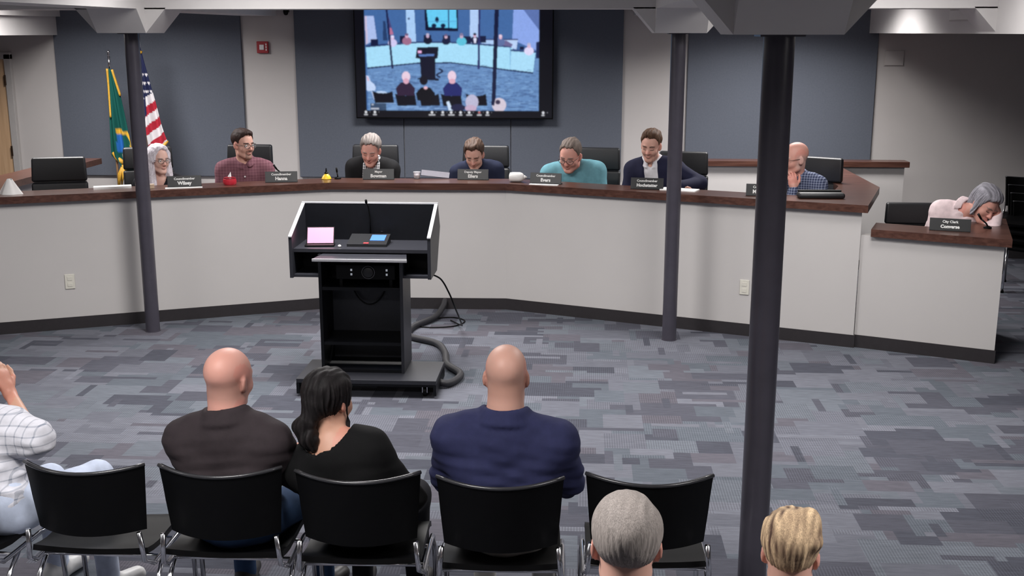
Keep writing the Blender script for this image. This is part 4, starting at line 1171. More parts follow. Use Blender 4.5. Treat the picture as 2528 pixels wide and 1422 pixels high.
nt_.links.new(tr_.outputs[0], mx_.inputs[1]); nt_.links.new(bs_.outputs[0], mx_.inputs[2]); nt_.links.new(mx_.outputs[0], nt_.nodes['Material Output'].inputs[0])
FRAME = mat('spectacle_frame', (.03, .02, .02), .3)

SKINS = {'fair': srgb(206, 160, 144), 'pink': srgb(208, 154, 140), 'tan': srgb(198, 152, 130), 'pale': srgb(214, 174, 160)}

def person(loc, face, seat, head, hrot, label, group, skin='fair', sc=1.0, hp=None, sw=.185, bulk=1.0, depth=1.0,
           shirt=None, sleeve='long', collar=None, arms=None, trousers=None, hair=None, brows=None, beard=None, spec=False,
           neck_r=.056, eyes=True, feet=True, fine=.0075, floor=0.0, vneck=None, fold=.004, knees=None, scalp=None, hs=None, shoe_col=None, nb=(0, -.04, -.148), legs=True, baggy=.014, drop=.085):
    hp = hp or {}; hs = hs or sc
    t = empty('person', (loc[0], loc[1], floor), R_(face), label, 'person', group)
    Rz = rot('Z', face)
    H = Rz.T @ (np.array(head) - np.array([loc[0], loc[1], floor]))
    HR = rot('Z', hrot[0]) @ rot('X', -hrot[1]) @ rot('Y', hrot[2])
    seat -= floor
    Pv = np.array([0, 0, seat + .10])
    Nk = H + np.array(nb) * sc                       # base of the neck
    up = unit(Nk - Pv); rx = np.array([1., 0, 0]); rx = unit(rx - up * rx.dot(up)); fy = np.cross(up, rx); BR = np.stack([rx, fy, up], 1)
    S = {s: Nk + BR @ np.array([s * sw * sc, -.005, -drop * sc]) for s in (-1, 1)}
    A = arms or {}
    el, wr, hd, hn, cu = {}, {}, {}, {}, {}
    for s, key in ((-1, 'L'), (1, 'R')):
        a = A.get(key, {})
        el[s] = np.array(a.get('e', S[s] + np.array([s * .055, .06, -.27]) * sc)); wr[s] = np.array(a.get('w', el[s] + np.array([-s * .10, .22, -.02]) * sc))
        hd[s] = a.get('d', wr[s] - el[s]); hn[s] = a.get('n', (0, 0, -1)); cu[s] = a.get('c', .5)
        if a.get('world'):
            tw = lambda q: Rz.T @ (np.array(q) - np.array([loc[0], loc[1], floor]))
            el[s], wr[s] = tw(a['e']), tw(a['w'])
            if 'd' in a: hd[s] = Rz.T @ np.array(a['d'])
            if 'n' in a: hn[s] = Rz.T @ np.array(a['n'])
    lp = lambda a, b, f: a + (b - a) * f
    # torso pieces (shared by body and shirt)
    T = [(('el', lp(Pv, Nk, .04) + BR @ np.array([0, .0, 0]), (.175 * bulk * sc, .125 * depth * sc, .12 * sc), BR), .05),
         (('el', lp(Pv, Nk, .34) + BR @ np.array([0, .012 * depth, 0]), (.160 * bulk * sc, .118 * depth * sc, .17 * sc), BR), .05),
         (('el', lp(Pv, Nk, .66) + BR @ np.array([0, .004, 0]), (.168 * bulk ** .7 * sc, .112 * depth * sc, .17 * sc), BR), .05)]
    for s in (-1, 1):
        T.append((('rc', Nk + BR @ np.array([0, -.012, -.075 * sc]), S[s], .072 * sc, .060 * bulk ** .5 * sc), .06))
        T.append((('rc', Nk + np.array([0, -.01, -.018]), lp(Nk, S[s], .70) + BR @ np.array([0, -.008, .030 * sc]), .046 * sc, .040 * sc), .04))
        T.append((('rc', lp(Pv, Nk, .45) + BR @ np.array([s * .10 * bulk * sc, -.02, 0]), S[s] + BR @ np.array([-s * .03, -.01, -.05]), .085 * sc, .07 * sc), .06))
    ur = .052 * bulk ** .6 * sc
    ARM = {s: [(('rc', S[s], el[s], ur, ur * .80), .055), (('rc', el[s], wr[s], ur * .78, .030 * sc), .025)] for s in (-1, 1)}
    hipz = Pv + np.array([0, .02, -.02])
    KN = knees or {}
    kn = {s: np.array(KN.get(s, (s * .13 * sc, .44 * sc, seat + .03))) for s in (-1, 1)}
    an = {s: np.array(KN.get((s, 'a'), (kn[s][0], kn[s][1] + .0, .09))) for s in (-1, 1)}
    LEG = []
    for s in (-1, 1):
        h0 = hipz + np.array([s * .09 * bulk * sc, .02, 0])
        LEG += [(('rc', h0, kn[s], .085 * bulk ** .7 * sc, .062 * sc), .04), (('rc', kn[s], an[s], .060 * sc, .043 * sc), .03)]
    allp = [H - .16 * hs, H + .16 * hs, Pv + .2, Pv - .2] + [v for s in (-1, 1) for v in (el[s] - .09, el[s] + .09, wr[s] - .16, wr[s] + .16, S[s] - .1, S[s] + .1)]
    lo = np.min(allp, 0); hi = np.max(allp, 0)
    zl = min(lo[2], seat - .02)
    # ---- body
    xa = axis([(lo[0] - .02, hi[0] + .02, fine)])
    if legs:
        kmax = max(kn[s][1] for s in (-1, 1)) + .10; kx0 = min(kn[s][0] for s in (-1, 1)) - .1; kx1 = max(kn[s][0] for s in (-1, 1)) + .1
        x0, x1 = min(lo[0] - .02, kx0), max(hi[0] + .02, kx1)
        xa = axis([q for q in [(x0, lo[0] - .02, .014), (lo[0] - .02, hi[0] + .02, fine), (hi[0] + .02, x1, .014)] if q[1] - q[0] > .004])
        y1 = max(kmax, an[1][1] + .08, an[-1][1] + .08)
        ya = axis([q for q in [(min(lo[1], -.16) - .02, hi[1] + .02, fine), (hi[1] + .02, y1, .016)] if q[1] - q[0] > .004])
        za = axis([(.02, zl - .02, .018), (zl - .02, hi[2] + .02, fine)])
    else:
        ya = axis([(min(lo[1], -.16) - .02, hi[1] + .02, fine)]); za = axis([(zl - .05, hi[2] + .02, fine)])
    f = Field(xa, ya, za)
    hpz, post, ears, sub = head_prims(hp)
    for pr, k in hpz: f.add(xform(pr, HR, H, hs), k)
    f.add(('rc', H + HR @ np.array([0, -.030, -.045]) * hs, Nk + np.array([0, .0, -.02]), neck_r * sc, neck_r * 1.12 * sc), .03)
    for pr, k in sub[:2]: f.sub(xform(pr, HR, H, hs), k)
    for pr, k in post + ears: f.add(xform(pr, HR, H, hs), k)
    for pr, k in sub[2:]: f.sub(xform(pr, HR, H, hs), k)
    for pr, k in T: f.add(pr, k, -.012)
    for s in (-1, 1):
        for pr, k in ARM[s]: f.add(pr, k, -.006)
        for pr, k in hand_prims(wr[s], hd[s], hn[s], s, cu[s], sc): f.add(pr, k)
    if legs:
        for pr, k in LEG: f.add(pr, k, -.014)
    P, Q = f.mesh()
    hl = ((P - H) @ HR) / hs
    base = np.array(SKINS[skin]); C = np.repeat(base[None, :], len(P), 0)
    near = (np.abs(hl) < .16).all(1)
    def tint(mask, col, a): C[mask] = C[mask] * (1 - a) + np.array(col) * a
    n1 = wrinkle(hl, 1, 3, 1.2)[:, None]; C = C * (1 + .05 * n1)
    x, y, z = hl.T
    tint(near & (np.abs(z + .065) < .0095) & (np.abs(x) < .024 - 1.2 * np.abs(z + .065)) & (y > .07), srgb(178, 110, 104), .5)
    tint(near & ((x / .03) ** 2 + ((np.abs(y) - .09) / .04) ** 2 + ((z + .03) / .022) ** 2 < 1) & (y > .05), srgb(208, 128, 116), .3)
    tint(near & (np.abs(x) > .068), srgb(208, 124, 112), .35)
    if brows is not None: tint(near & (np.abs(z - .0225 + .12 * (np.abs(x) - .033) ** 2 * 20) < .0055) & (np.abs(x) > .012) & (np.abs(x) < .052) & (y > .05), brows, .55)
    tint(near & (np.abs(z + .003) < .0030) & (np.abs(np.abs(x) - .031) < .015) & (y > .06), srgb(80, 50, 44), .5 if not eyes else .0)
    if beard is not None:
        bc, ba, kind = beard
        if kind == 'full': mk = near & (z < -.042) & (y > -.005 + 0 * z) & (z > -.135)
        else: mk = near & (z < -.040) & (y > .055) & (np.abs(x) < .034)
        mk &= ~((np.abs(z + .065) < .007) & (np.abs(x) < .022)); tint(mk, bc, ba)
    if scalp is not None:
        scol, sa = scalp
        edge = .040 - .35 * np.clip(-y - .03, 0, .09) + .006 * np.sin(x * 70)
        wgt = np.clip((edge - z) / .03, 0, 1) * np.clip((z + .085) / .03, 0, 1) * np.clip((.045 - y) / .03, 0, 1) * near
        C = C * (1 - sa * wgt[:, None]) + np.array(scol) * (sa * wgt[:, None])
    P2 = P
    body = add_mesh('body', P2, Q, SKIN, t, np.clip(C, 0, 1))
    # ---- brows and closed lids follow the face surface
    hv = hl[near & (hl[:, 1] > .03)]
    def onface(xx, zz):
        dd = (hv[:, 0] - xx) ** 2 + (hv[:, 2] - zz) ** 2; k8 = np.argsort(dd)[:5]
        return float(np.max(hv[k8, 1]))
    def facetube(name, pts, r, col):
        q = [tuple(H + HR @ (np.array((a_, onface(a_, b_) + .0004, b_)) * hs)) for (a_, b_) in pts]
        B().tube(q, [r * hs * f_ for f_ in (.5, 1, 1, .9, .45)], 6).obj(name, mat('brow_%d_%d_%d' % tuple(int(c_ * 200) for c_ in col), tuple(col), .7), t, smooth=True)
    for s in (-1, 1):
        if brows is not None: facetube('eyebrow', [(s * .012, .0195), (s * .021, .0225), (s * .032, .0245), (s * .042, .0235), (s * .051, .0185)], .0030, brows)
        if not eyes: facetube('eyelash', [(s * .017, -.003), (s * .024, -.0062), (s * .031, -.0072), (s * .038, -.0062), (s * .045, -.003)], .0015, srgb(58, 36, 32))
    # ---- eyes
    if eyes:
        for s in (-1, 1):
            ex = bmesh.new(); bmesh.ops.create_uvsphere(ex, u_segments=14, v_segments=10, radius=.0118 * hs)
            me = bpy.data.meshes.new('eye'); ex.to_mesh(me); ex.free()
            co = np.zeros(len(me.vertices) * 3); me.vertices.foreach_get('co', co); co = co.reshape(-1, 3)
            ir = (co[:, 1] > .0102 * hs); cc_ = np.where(ir[:, None], np.array([[.03, .02, .015]]), np.array([[.72, .68, .66]]))
            at = me.color_attributes.new('Col', 'FLOAT_COLOR', 'POINT'); at.data.foreach_set('color', np.concatenate([cc_, np.ones((len(co), 1))], 1).ravel())
            o = link_mesh('eye', me, EYE, t, True)
            M = np.eye(4); M[:3, :3] = HR; M[:3, 3] = H + HR @ np.array([s * .031, .0795, .0015]) * hs
            o.matrix_local = Matrix(M.tolist())
    # ---- shirt
    if shirt is not None:
        g = .006
        f = Field(axis([(lo[0] - .03, hi[0] + .03, fine)]), axis([(min(lo[1], -.16) - .03, hi[1] + .03, fine)]), axis([(zl - .05, hi[2] + .03, fine)]))
        for pr, k in T: f.add(pr, k, g)
        for s in (-1, 1):
            (u, ku), (fo, kf) = ARM[s]
            if sleeve == 'long':
                f.add(u, ku, .009); f.add(('rc', fo[1], lp(fo[1], fo[2], .93), fo[3], lp(fo[3], fo[4], .7)), kf, .009)
            elif sleeve == 'elbow':
                f.add(('rc', u[1], lp(u[1], u[2], .98), u[3], u[3] * 1.02), ku, baggy)
            else:
                f.add(('rc', u[1], lp(u[1], u[2], .66), u[3], u[3] * .95), ku, .014)
        nd = unit(H + HR @ np.array([0, -.03, -.05]) - Nk)
        op = neck_r * sc * 1.12 + (vneck[0] if vneck else 0)
        f.sub(('rc', Nk + nd * (-.010 - (vneck[1] if vneck else 0)), Nk + nd * .2, op, op * 1.25), .008)
        if vneck and len(vneck) > 2:
            f.sub(('rc', Nk + BR @ np.array([0, .085, .01]), Nk + BR @ np.array([0, .125, -vneck[2]]), .05, .012), .01)
        if collar:
            side = unit(np.cross([0, 1, 0], nd)); fwd = unit(np.cross(nd, side)); rc_ = neck_r * sc * 1.16
            for lev, (dz, rr, th_) in enumerate(((.030, .98, .0065), (.017, 1.06, .0075), (.003, 1.15, .008), (-.012, 1.26, .008))):
                pts = []
                for q in range(25):
                    a = R_(105 + 330 * q / 24)
                    fr = max(0, math.sin(a))
                    pts.append(Nk + nd * (dz + .004 - .042 * fr) + (side * math.cos(a) * 1.08 + fwd * (math.sin(a) + .16 * fr)) * rc_ * rr)
                for q in range(24): f.add(('rc', pts[q], pts[q + 1], th_ * (.7 + collar * 60) * (1 - .45 * max(0, math.sin(R_(105 + 330 * q / 24)))), th_ * (.7 + collar * 60) * (1 - .45 * max(0, math.sin(R_(105 + 330 * (q + 1) / 24))))), .014)
        P, Q = f.mesh(); N = vnormals(P, Q)
        sd = int(abs(loc[0]) * 100); rel = np.clip((P - Pv) @ up / np.linalg.norm(Nk - Pv), 0, 1.2)
        cr = np.sin(P[:, 2] * 78 + 4.0 * np.sin(P[:, 0] * 9 + sd) + 2.5 * np.sin(P[:, 1] * 14)) + .6 * np.sin(P[:, 2] * 131 + 5 * np.sin(P[:, 0] * 6 + 2 * sd))
        cr = np.sign(cr) * np.abs(cr) ** 1.5 * np.clip(1.15 - rel * 1.1, .12, 1)
        P = P + N * (wrinkle(P, fold * .7, sd + 5) + fold * .42 * cr)[:, None]
        add_mesh('shirt', P, Q, shirt, t)
    # ---- trousers and shoes
    if trousers is not None and legs:
        f = Field(axis([(min(-.26, kn[-1][0] - .11), max(.26, kn[1][0] + .11), .013)]), axis([(-.18, y1, .013)]), axis([(.04, seat + .30, .013)]))
        f.add(T[0][0], .05, .009); f.add(('rc', Pv, lp(Pv, Nk, .16), .12 * sc, .12 * sc), .05, .0)
        for pr, k in LEG: f.add(pr, k, .006)
        P, Q = f.mesh(); N = vnormals(P, Q); P = P + N * wrinkle(P, .004, 9)[:, None]
        add_mesh('trousers', P, Q, trousers, t)
        if feet:
            for s in (-1, 1):
                fd = unit(np.array([kn[s][0], kn[s][1], 0]) - np.array([hipz[0] + s * .09, hipz[1], 0])); a = an[s]
                f = Field(axis([(a[0] - .2, a[0] + .2, .012)]), axis([(a[1] - .2, a[1] + .26, .012)]), axis([(-.02, .17, .012)]))
                f.add(('rc', np.array([a[0], a[1], .045]) - fd * .04, np.array([a[0], a[1], .04]) + fd * .14, .042, .038), .02); f.add(('rc', (a[0], a[1], .05), (a[0], a[1], .11), .042, .046), .03)
                f.F = np.maximum(f.F, .004 - np.broadcast_to(f.ax[2][None, None, :], f.F.shape))
                P, Q = f.mesh(); add_mesh('shoe', P, Q, mat('shoe_leather' if shoe_col is None else 'shoe_pale', (.02, .018, .018) if shoe_col is None else shoe_col, .45), t)
    if hair is not None:
        st = dict(hair); build_hair(hp, st.pop('style'), st.pop('thick'), t, HR, H, hs, st.pop('col'), **st)
    if spec: glasses(t, HR, H, hs, FRAME)
    return t, dict(H=H, HR=HR, Nk=Nk, BR=BR, S=S, Rz=Rz, hs=hs)

# ------------------------------------------------------------------ photograph pixel -> point at a known distance
_f = Vector((-math.sin(R_(3.6)) * math.cos(R_(12.83)), math.cos(R_(3.6)) * math.cos(R_(12.83)), -math.sin(R_(12.83))))
_r = Vector((math.cos(R_(3.6)), math.sin(R_(3.6)), 0)); _u = _r.cross(_f)
def PXL(u, v, y):
    d = _f + _r * ((u - 1264) / 2778.0) + _u * ((711 - v) / 2778.0)
    p = Vector((0, 0, CAM_H)) + d * (y / d.y)
    return (p.x, p.y, p.z)

def jacket(t, info, m, sc, bulk, depth, sw, elbow, wrist, opening=(.07, .035, .32), name='jacket', fine=.0075, g=.016):
    """open-fronted garment over the shirt"""
    Nk, BR, S = info['Nk'], info['BR'], info['S']; Pv = np.array([0, 0, info['seat'] + .10])
    lp = lambda a, b, f: a + (b - a) * f
    T = [(('el', lp(Pv, Nk, .04), (.175 * bulk * sc, .125 * depth * sc, .12 * sc), BR), .05),
         (('el', lp(Pv, Nk, .34) + BR @ np.array([0, .012 * depth, 0]), (.160 * bulk * sc, .118 * depth * sc, .17 * sc), BR), .05),
         (('el', lp(Pv, Nk, .66) + BR @ np.array([0, .004, 0]), (.168 * bulk ** .7 * sc, .112 * depth * sc, .17 * sc), BR), .05)]
    ur = .052 * bulk ** .6 * sc
    for s in (-1, 1):
        T.append((('rc', Nk + BR @ np.array([0, -.012, -.075 * sc]), S[s], .072 * sc, .062 * bulk ** .5 * sc), .06))
        T.append((('rc', Nk + np.array([0, 0, -.015]), lp(Nk, S[s], .72) + BR @ np.array([0, -.005, .025 * sc]), .044 * sc, .040 * sc), .035))
        T.append((('rc', lp(Pv, Nk, .45) + BR @ np.array([s * .10 * bulk * sc, -.02, 0]), S[s] + BR @ np.array([-s * .03, -.01, -.05]), .085 * sc, .07 * sc), .06)); T.append((('rc', S[s], elbow[s], ur, ur * .85), .05)); T.append((('rc', elbow[s], lp(elbow[s], wrist[s], .9), ur * .85, .036 * sc), .025))
    allp = [q for s in (-1, 1) for q in (S[s] - .1, S[s] + .1, elbow[s] - .1, elbow[s] + .1, wrist[s] - .08, wrist[s] + .08)] + [Nk + .08, Nk - .1, Pv - .24, Pv + .2]
    lo = np.min(allp, 0) - .03; hi = np.max(allp, 0) + .03
    f = Field(axis([(lo[0], hi[0], fine)]), axis([(lo[1], hi[1], fine)]), axis([(lo[2], hi[2], fine)]))
    for pr, k in T: f.add(pr, k, g)
    nr, w, dn = opening
    f.sub(('rc', Nk + np.array([0, 0, -.02]), Nk + np.array([0, .01, .15]), nr, nr * 1.3), .01)
    f.sub(('rc', Nk + BR @ np.array([0, .10, -.02]), Nk + BR @ np.array([0, .16, -dn]), nr * .85, w), .012)
    P, Q = f.mesh(); N = vnormals(P, Q); P = P + N * wrinkle(P, .004, 31)[:, None]
    return add_mesh(name, P, Q, m, t)

GD = 'people seated behind the dais'; GAU = 'people seated in the audience'
SIT = .66     # seat height on the platform
# 1 woman with long white hair
wh = srgb(214, 208, 216)
t, inf = person((-3.86, 9.98), 203, SIT, PXL(392, 394, 9.74), (26, 4, 0), 'woman with long white hair and glasses in a black top, looking right', GD, 'pale', 1.0, {'fw': .95, 'jaw': .9},
    sw=.155, bulk=.85, shirt=cloth_mat('black_knit', (.010, .010, .014)), sleeve='long', vneck=(.015, .01, .09), brows=srgb(150, 130, 125), spec=True, neck_r=.046, floor=.2,
    hair=dict(style='full', thick=.020, sides=.6, col=wh, streak=.08, line='receding', extra=[(('rc', (-.078, -.01, .04), (-.090, .045, -.36), .030, .044), .03), (('rc', (.078, -.01, .04), (.086, .050, -.36), .030, .042), .03), (('rc', (-.03, .045, .115), (-.072, .035, .0), .014, .020), .02), (('rc', (.03, .045, .115), (.072, .035, .0), .014, .020), .02), (('rc', (0, -.085, .02), (0, -.07, -.33), .062, .07), .04), (('rc', (-.06, -.06, 0), (-.07, -.04, -.34), .045, .05), .04), (('rc', (.06, -.06, 0), (.07, -.04, -.34), .045, .05), .04)]),
    trousers=cloth_mat('dark_trousers', (.015, .016, .02)))
# 2 plaid shirt
t, inf = person((-3.12, 10.22), 196, SIT, PXL(601, 357, 10.02), (36, 3, 0), 'man with glasses and a goatee in a maroon plaid shirt, looking right', GD, 'fair', 1.0, {'fw': 1.0},
    sw=.188, bulk=1.05, shirt=cloth_mat('maroon_plaid', srgb(112, 74, 84), (srgb(146, 106, 114), .026, .026, .16)), collar=.004, brows=srgb(60, 42, 38), beard=(srgb(92, 66, 58), .65, 'goatee'), spec=True, floor=.2, hs=1.06,
    hair=dict(style='short', thick=.017, col=srgb(58, 44, 41), quiff=[(('el', (0, .045, .105), (.052, .04, .026), None), .02)]), trousers=cloth_mat('dark_trousers', (.015, .016, .02)))
for k, zz in enumerate((.10, .185)):
    q = inf['Nk'] + inf['BR'] @ np.array([.0, .128 - .012 * k, -zz])
    B().lathe([(.0075, 0), (.0075, .004)], tuple(q), 12, Matrix.Rotation(R_(-90), 3, 'X')).obj('button', WHITEP, t)
# 3 black cardigan
t, inf = person((-1.96, 10.44), 182, SIT, PXL(915, 372, 10.16), (-4, 20, -3), 'person with short grey hair in a black cardigan and patterned scarf, looking down', GD, 'pink', 1.0, {'fw': 1.0},
    sw=.168, bulk=1.0, shirt=cloth_mat('white_blouse', (.6, .6, .62), (( .03, .03, .035), .018, .022, .4)), vneck=(.01, .01, .05), brows=srgb(150, 130, 122), eyes=False, floor=.2, hs=1.08, nb=(0, -.085, -.095),
    hair=dict(style='short', thick=.020, col=srgb(134, 126, 122), streak=.26, sides=.5, seed=3), trousers=cloth_mat('dark_trousers', (.015, .016, .02)))
def std_arms(inf, sc):
    S = inf['S']; el = {s: S[s] + np.array([s * .055, .06, -.27]) * sc for s in (-1, 1)}
    return el, {s: el[s] + np.array([-s * .10, .22, -.02]) * sc for s in (-1, 1)}
inf['seat'] = SIT - .2; el, wr = std_arms(inf, 1.0)
jacket(t, inf, cloth_mat('black_cardigan', (.008, .008, .009)), 1.0, 1.0, 1.0, .168, el, wr, (.070, .060, .42), 'cardigan')
for s in (-1, 1):
    q = [tuple(inf['Nk'] + inf['BR'] @ np.array(v)) for v in ((s * .050, -.035, .030), (s * .062, .03, .012), (s * .060, .105, -.05), (s * .062, .150, -.13), (s * .066, .165, -.23), (s * .066, .165, -.32))]
    B().tube(smooth_path(q, 4), .017, 8).obj('scarf_end', cloth_mat('white_blouse', (.6, .6, .62)), t, smooth=True)
# 4 navy shirt
t, inf = person((-.93, 10.44), 180, SIT, PXL(1171, 382, 10.16), (-4, 26, 0), 'young man with short brown hair in a navy shirt, looking down', GD, 'fair', 1.0, {'fw': .98},
    sw=.178, bulk=1.05, shirt=cloth_mat('navy_shirt', (.012, .016, .038)), collar=.003, vneck=(.012, .01, .07), brows=srgb(84, 60, 52), eyes=False, floor=.2, hs=1.06, nb=(0, -.09, -.088),
    hair=dict(style='short', thick=.019, col=srgb(82, 64, 54), seed=4, quiff=[(('el', (.01, .04, .108), (.056, .045, .026), None), .02)]), trousers=cloth_mat('dark_trousers', (.015, .016, .02)))
# 5 teal polo
t, inf = person((-.02, 10.28), 174, SIT, PXL(1408, 384, 9.96), (-14, 22, -4), 'heavy-set man with glasses in a teal polo shirt, looking down', GD, 'pink', 1.04, {'fw': 1.12, 'jaw': 1.25, 'flesh': .004},
    sw=.205, bulk=1.22, depth=1.2, shirt=cloth_mat('teal_polo', srgb(100, 148, 160)), sleeve='elbow', collar=.004, vneck=(.006, .0, .05), brows=srgb(110, 92, 84), eyes=False, spec=True, floor=.2, hs=1.13, neck_r=.064, nb=(0, -.10, -.082),
    hair=dict(style='receding', thick=.013, col=srgb(112, 100, 93), streak=.22, sides=.5, seed=5), trousers=cloth_mat('dark_trousers', (.015, .016, .02)))
# 6 navy blazer
E6 = PXL(1728, 452, 9.72); W6 = PXL(1672, 462, 9.50)
t, inf = person((.70, 10.02), 164, SIT + .02, PXL(1607, 360, 9.86), (-2, 14, -3), 'man with swept-up brown hair in a navy blazer and white shirt', GD, 'fair', 1.0, {'fw': .96},
    sw=.182, bulk=1.02, shirt=cloth_mat('white_shirt', (.62, .61, .64)), collar=.004, vneck=(.008, .0, .06), brows=srgb(80, 56, 48), beard=(srgb(120, 82, 70), .3, 'goatee'), eyes=False, floor=.2, hs=1.08, nb=(0, -.055, -.125),
    arms={'L': dict(e=E6, w=W6, world=True)}, hair=dict(style='short', thick=.016, col=srgb(92, 70, 56), seed=6, sides=.2, quiff=[(('el', (0, .035, .118), (.05, .05, .03), None), .02)]), trousers=cloth_mat('navy_trousers', (.014, .016, .034)))
inf['seat'] = SIT + .02 - .2; el, wr = std_arms(inf, 1.0)
tw = lambda q: inf['Rz'].T @ (np.array(q) - np.array([.70, 10.02, .2]))
el[-1], wr[-1] = tw(E6), tw(W6)
jacket(t, inf, cloth_mat('navy_blazer', (.013, .014, .036)), 1.0, 1.02, 1.0, .182, el, wr, (.076, .052, .38), 'blazer')
# 7 bald man in a checked shirt, chin on hand
H7 = PXL(1962, 392, 9.42)
t, inf = person((1.86, 9.72), 150, SIT, H7, (-38, 8, 0), 'bald man with glasses in a navy checked shirt resting chin on hand', GD, 'pink', 1.0, {'fw': 1.05, 'jaw': 1.1},
    sw=.185, bulk=1.1, shirt=cloth_mat('navy_check', srgb(58, 66, 92), (srgb(150, 158, 182), .020, .020, .30)), sleeve='long', collar=.004, brows=srgb(190, 170, 160), spec=True, floor=.2, hs=1.08, fine=.0062, scalp=(srgb(196, 176, 168), .5),
    arms={'R': dict(e=(H7[0] - .06, H7[1] - .13, H7[2] - .40), w=(H7[0] - .02, H7[1] - .13, H7[2] - .235), d=(-.15, .0, 1), n=(-.2, 1, .1), c=.85, world=True)}, nb=(0, -.05, -.128),
    trousers=cloth_mat('dark_trousers', (.015, .016, .02)))
# 8 clerk
H8 = PXL(2430, 505, 8.92)
t, inf = person((2.86, 9.24), 168, .44, H8, (34, 32, -18), 'person with grey bobbed hair in a pale pink shirt, head bowed on one hand', GD, 'pink', .98, {'fw': 1.0},
    sw=.165, bulk=1.0, depth=1.1, shirt=cloth_mat('pale_pink_shirt', srgb(226, 206, 208)), sleeve='long', collar=.004, vneck=(.01, .0, .06), brows=srgb(130, 110, 104), eyes=False, hs=1.08, fine=.0065,
    arms={'L': dict(e=PXL(2452, 568, 8.80), w=PXL(2463, 528, 8.90), d=(-.15, .15, 1), n=(-1, .3, .2), c=.45, world=True)}, nb=(.135, -.075, -.045),
    hair=dict(style='full', thick=.026, col=srgb(140, 138, 146), streak=.32, extra=[(('rc', (-.078, -.01, .03), (-.084, .03, -.075), .020, .016), .03), (('rc', (.078, -.01, .03), (.084, .03, -.075), .020, .016), .03), (('rc', (0, -.08, .02), (0, -.075, -.075), .055, .05), .04)]),
    trousers=cloth_mat('dark_trousers', (.015, .016, .02)))

# ------------------------------------------------------------------ audience, seen from behind
SEAT = .45
def crossed(Nk_z, w=.232, fy=.13):
    return {'L': dict(e=(-w, fy, Nk_z - .32), w=(.12, .245, Nk_z - .25), d=(1, -.25, .1), n=(0, -1, 0), c=.4), 'R': dict(e=(w, fy, Nk_z - .32), w=(-.10, .225, Nk_z - .24), d=(-1, -.05, .1), n=(0, -1, 0), c=.5)}
# A man in white checked shirt, cut by the left edge
HA = PXL(-52, 938, 4.22)
EA = PXL(84, 1084, 4.06); WA = PXL(24, 970, 4.25)
person((-2.36, 4.06), -22, SEAT, HA, (6, 6, 0), 'man in a white checked short-sleeved shirt at the left edge, hand raised to his face', GAU, 'tan', .96, {},
    sw=.19, bulk=1.15, shirt=cloth_mat('white_check', srgb(214, 214, 222), (srgb(140, 146, 160), .036, .036, .15)), sleeve='elbow', collar=.004, floor=0, baggy=.024, fine=.0068, fold=.010,
    arms={'R': dict(e=EA, w=WA, d=(-.35, .1, 1), n=(-1, .2, 0), c=.5, world=True)}, knees={1: (.17, .41, .555), (1, 'a'): (.18, .42, .09)}, spec=True,
    hair=dict(style='short', thick=.016, col=srgb(96, 84, 78)), trousers=cloth_mat('pale_jeans', srgb(196, 206, 226)), shoe_col=(.6, .6, .6))
# B bald man in brown shirt
HB_ = PXL(566, 936, 4.09)
person((-1.345, 4.02), -6, SEAT, HB_, (-16, 4, 3), 'bald man in a dark brown collared shirt with folded arms', GAU, 'pink', .96, {'fw': 1.04},
    sw=.190, bulk=1.10, shirt=cloth_mat('brown_shirt', (.030, .023, .026)), sleeve='long', collar=.007, hs=1.02, neck_r=.066, scalp=(srgb(150, 116, 104), .6), fold=.009,
    arms=crossed(.99), knees={1: (.20, .44, .49), -1: (-.16, .44, .49)}, trousers=cloth_mat('blue_jeans', (.035, .07, .15)), eyes=True)
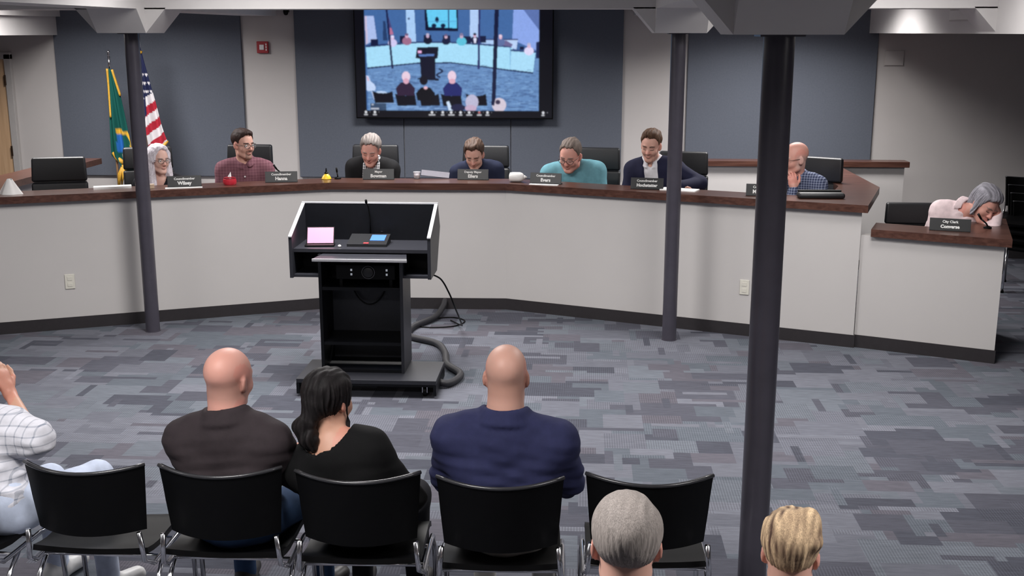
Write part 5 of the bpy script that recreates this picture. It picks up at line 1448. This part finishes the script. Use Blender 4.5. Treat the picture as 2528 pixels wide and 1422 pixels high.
# C woman with ponytail
HC = PXL(815, 990, 4.09)
person((-.84, 4.04), -4, SEAT, HC, (-24, 6, -4), 'woman with a low black ponytail in a wide-necked black top', GAU, 'tan', .93, {'fw': .95, 'jaw': .9},
    sw=.158, bulk=.95, shirt=cloth_mat('black_top', (.0035, .0035, .004)), sleeve='long', vneck=(.045, .03), neck_r=.047, hs=.96, fold=.003,
    arms={'R': dict(e=(.185, .10, .60), w=(.09, .30, .58)), 'L': dict(e=(-.185, .10, .60), w=(-.09, .30, .58))},
    hair=dict(style='full', thick=.020, sides=.7, col=srgb(25, 22, 23), streak=.35, relief=.003, extra=[(('rc', (-.005, -.085, -.01), (-.020, -.112, -.060), .050, .034), .03), (('rc', (-.022, -.112, -.066), (-.052, -.118, -.090), .028, .034), .02), (('rc', (-.040, -.116, -.09), (-.016, -.112, -.135), .034, .036), .02), (('rc', (-.014, -.112, -.135), (.004, -.106, -.170), .034, .018), .02), (('rc', (.075, .012, -.02), (.073, .030, -.17), .006, .004), .006)]),
    trousers=cloth_mat('dark_trousers', (.015, .016, .02)))
# D bald man in navy polo
HD = PXL(1250, 930, 4.08)
person((-.285, 4.02), -2, SEAT, HD, (2, 5, 0), 'bald man in a navy polo shirt sitting with folded arms', GAU, 'fair', .98, {'fw': 1.02},
    sw=.206, bulk=1.12, shirt=cloth_mat('navy_polo', (.024, .027, .075)), sleeve='elbow', collar=.007, hs=1.02, neck_r=.068, scalp=(srgb(170, 128, 112), .5), fold=.009,
    arms=crossed(1.0, .238), trousers=cloth_mat('pale_trousers', srgb(190, 188, 184)))
# E, F foreground
HE = PXL(1546, 1345, 2.50)
person((.10, 2.38), 0, SEAT, HE, (0, 8, 0), 'grey-haired person in the foreground seen from behind', GAU, 'fair', .98, {},
    sw=.18, bulk=1.05, shirt=cloth_mat('grey_shirt', srgb(92, 92, 104)), collar=.004, hair=dict(style='full', thick=.014, col=srgb(150, 142, 137), streak=.07, line='short', sides=.7, seed=9, relief=.0009), trousers=cloth_mat('dark_trousers', (.015, .016, .02)), hs=.98)
HF = PXL(1952, 1366, 2.92)
person((.565, 2.82), 0, SEAT, HF, (-14, 6, 0), 'person with pinned-up blond hair in the foreground right', GAU, 'fair', .94, {'fw': .95},
    sw=.16, bulk=.95, shirt=cloth_mat('beige_top', srgb(150, 140, 132)), hair=dict(style='full', thick=.020, seed=12, relief=.0016, col=[np.array(srgb(84, 62, 54)), np.array(srgb(226, 196, 158))], extra=[(('rc', (-.01, -.06, .105), (.045, -.05, .125), .032, .028), .03), (('rc', (.045, -.05, .125), (.07, -.08, .07), .026, .02), .03)]),
    trousers=cloth_mat('dark_trousers', (.015, .016, .02)))
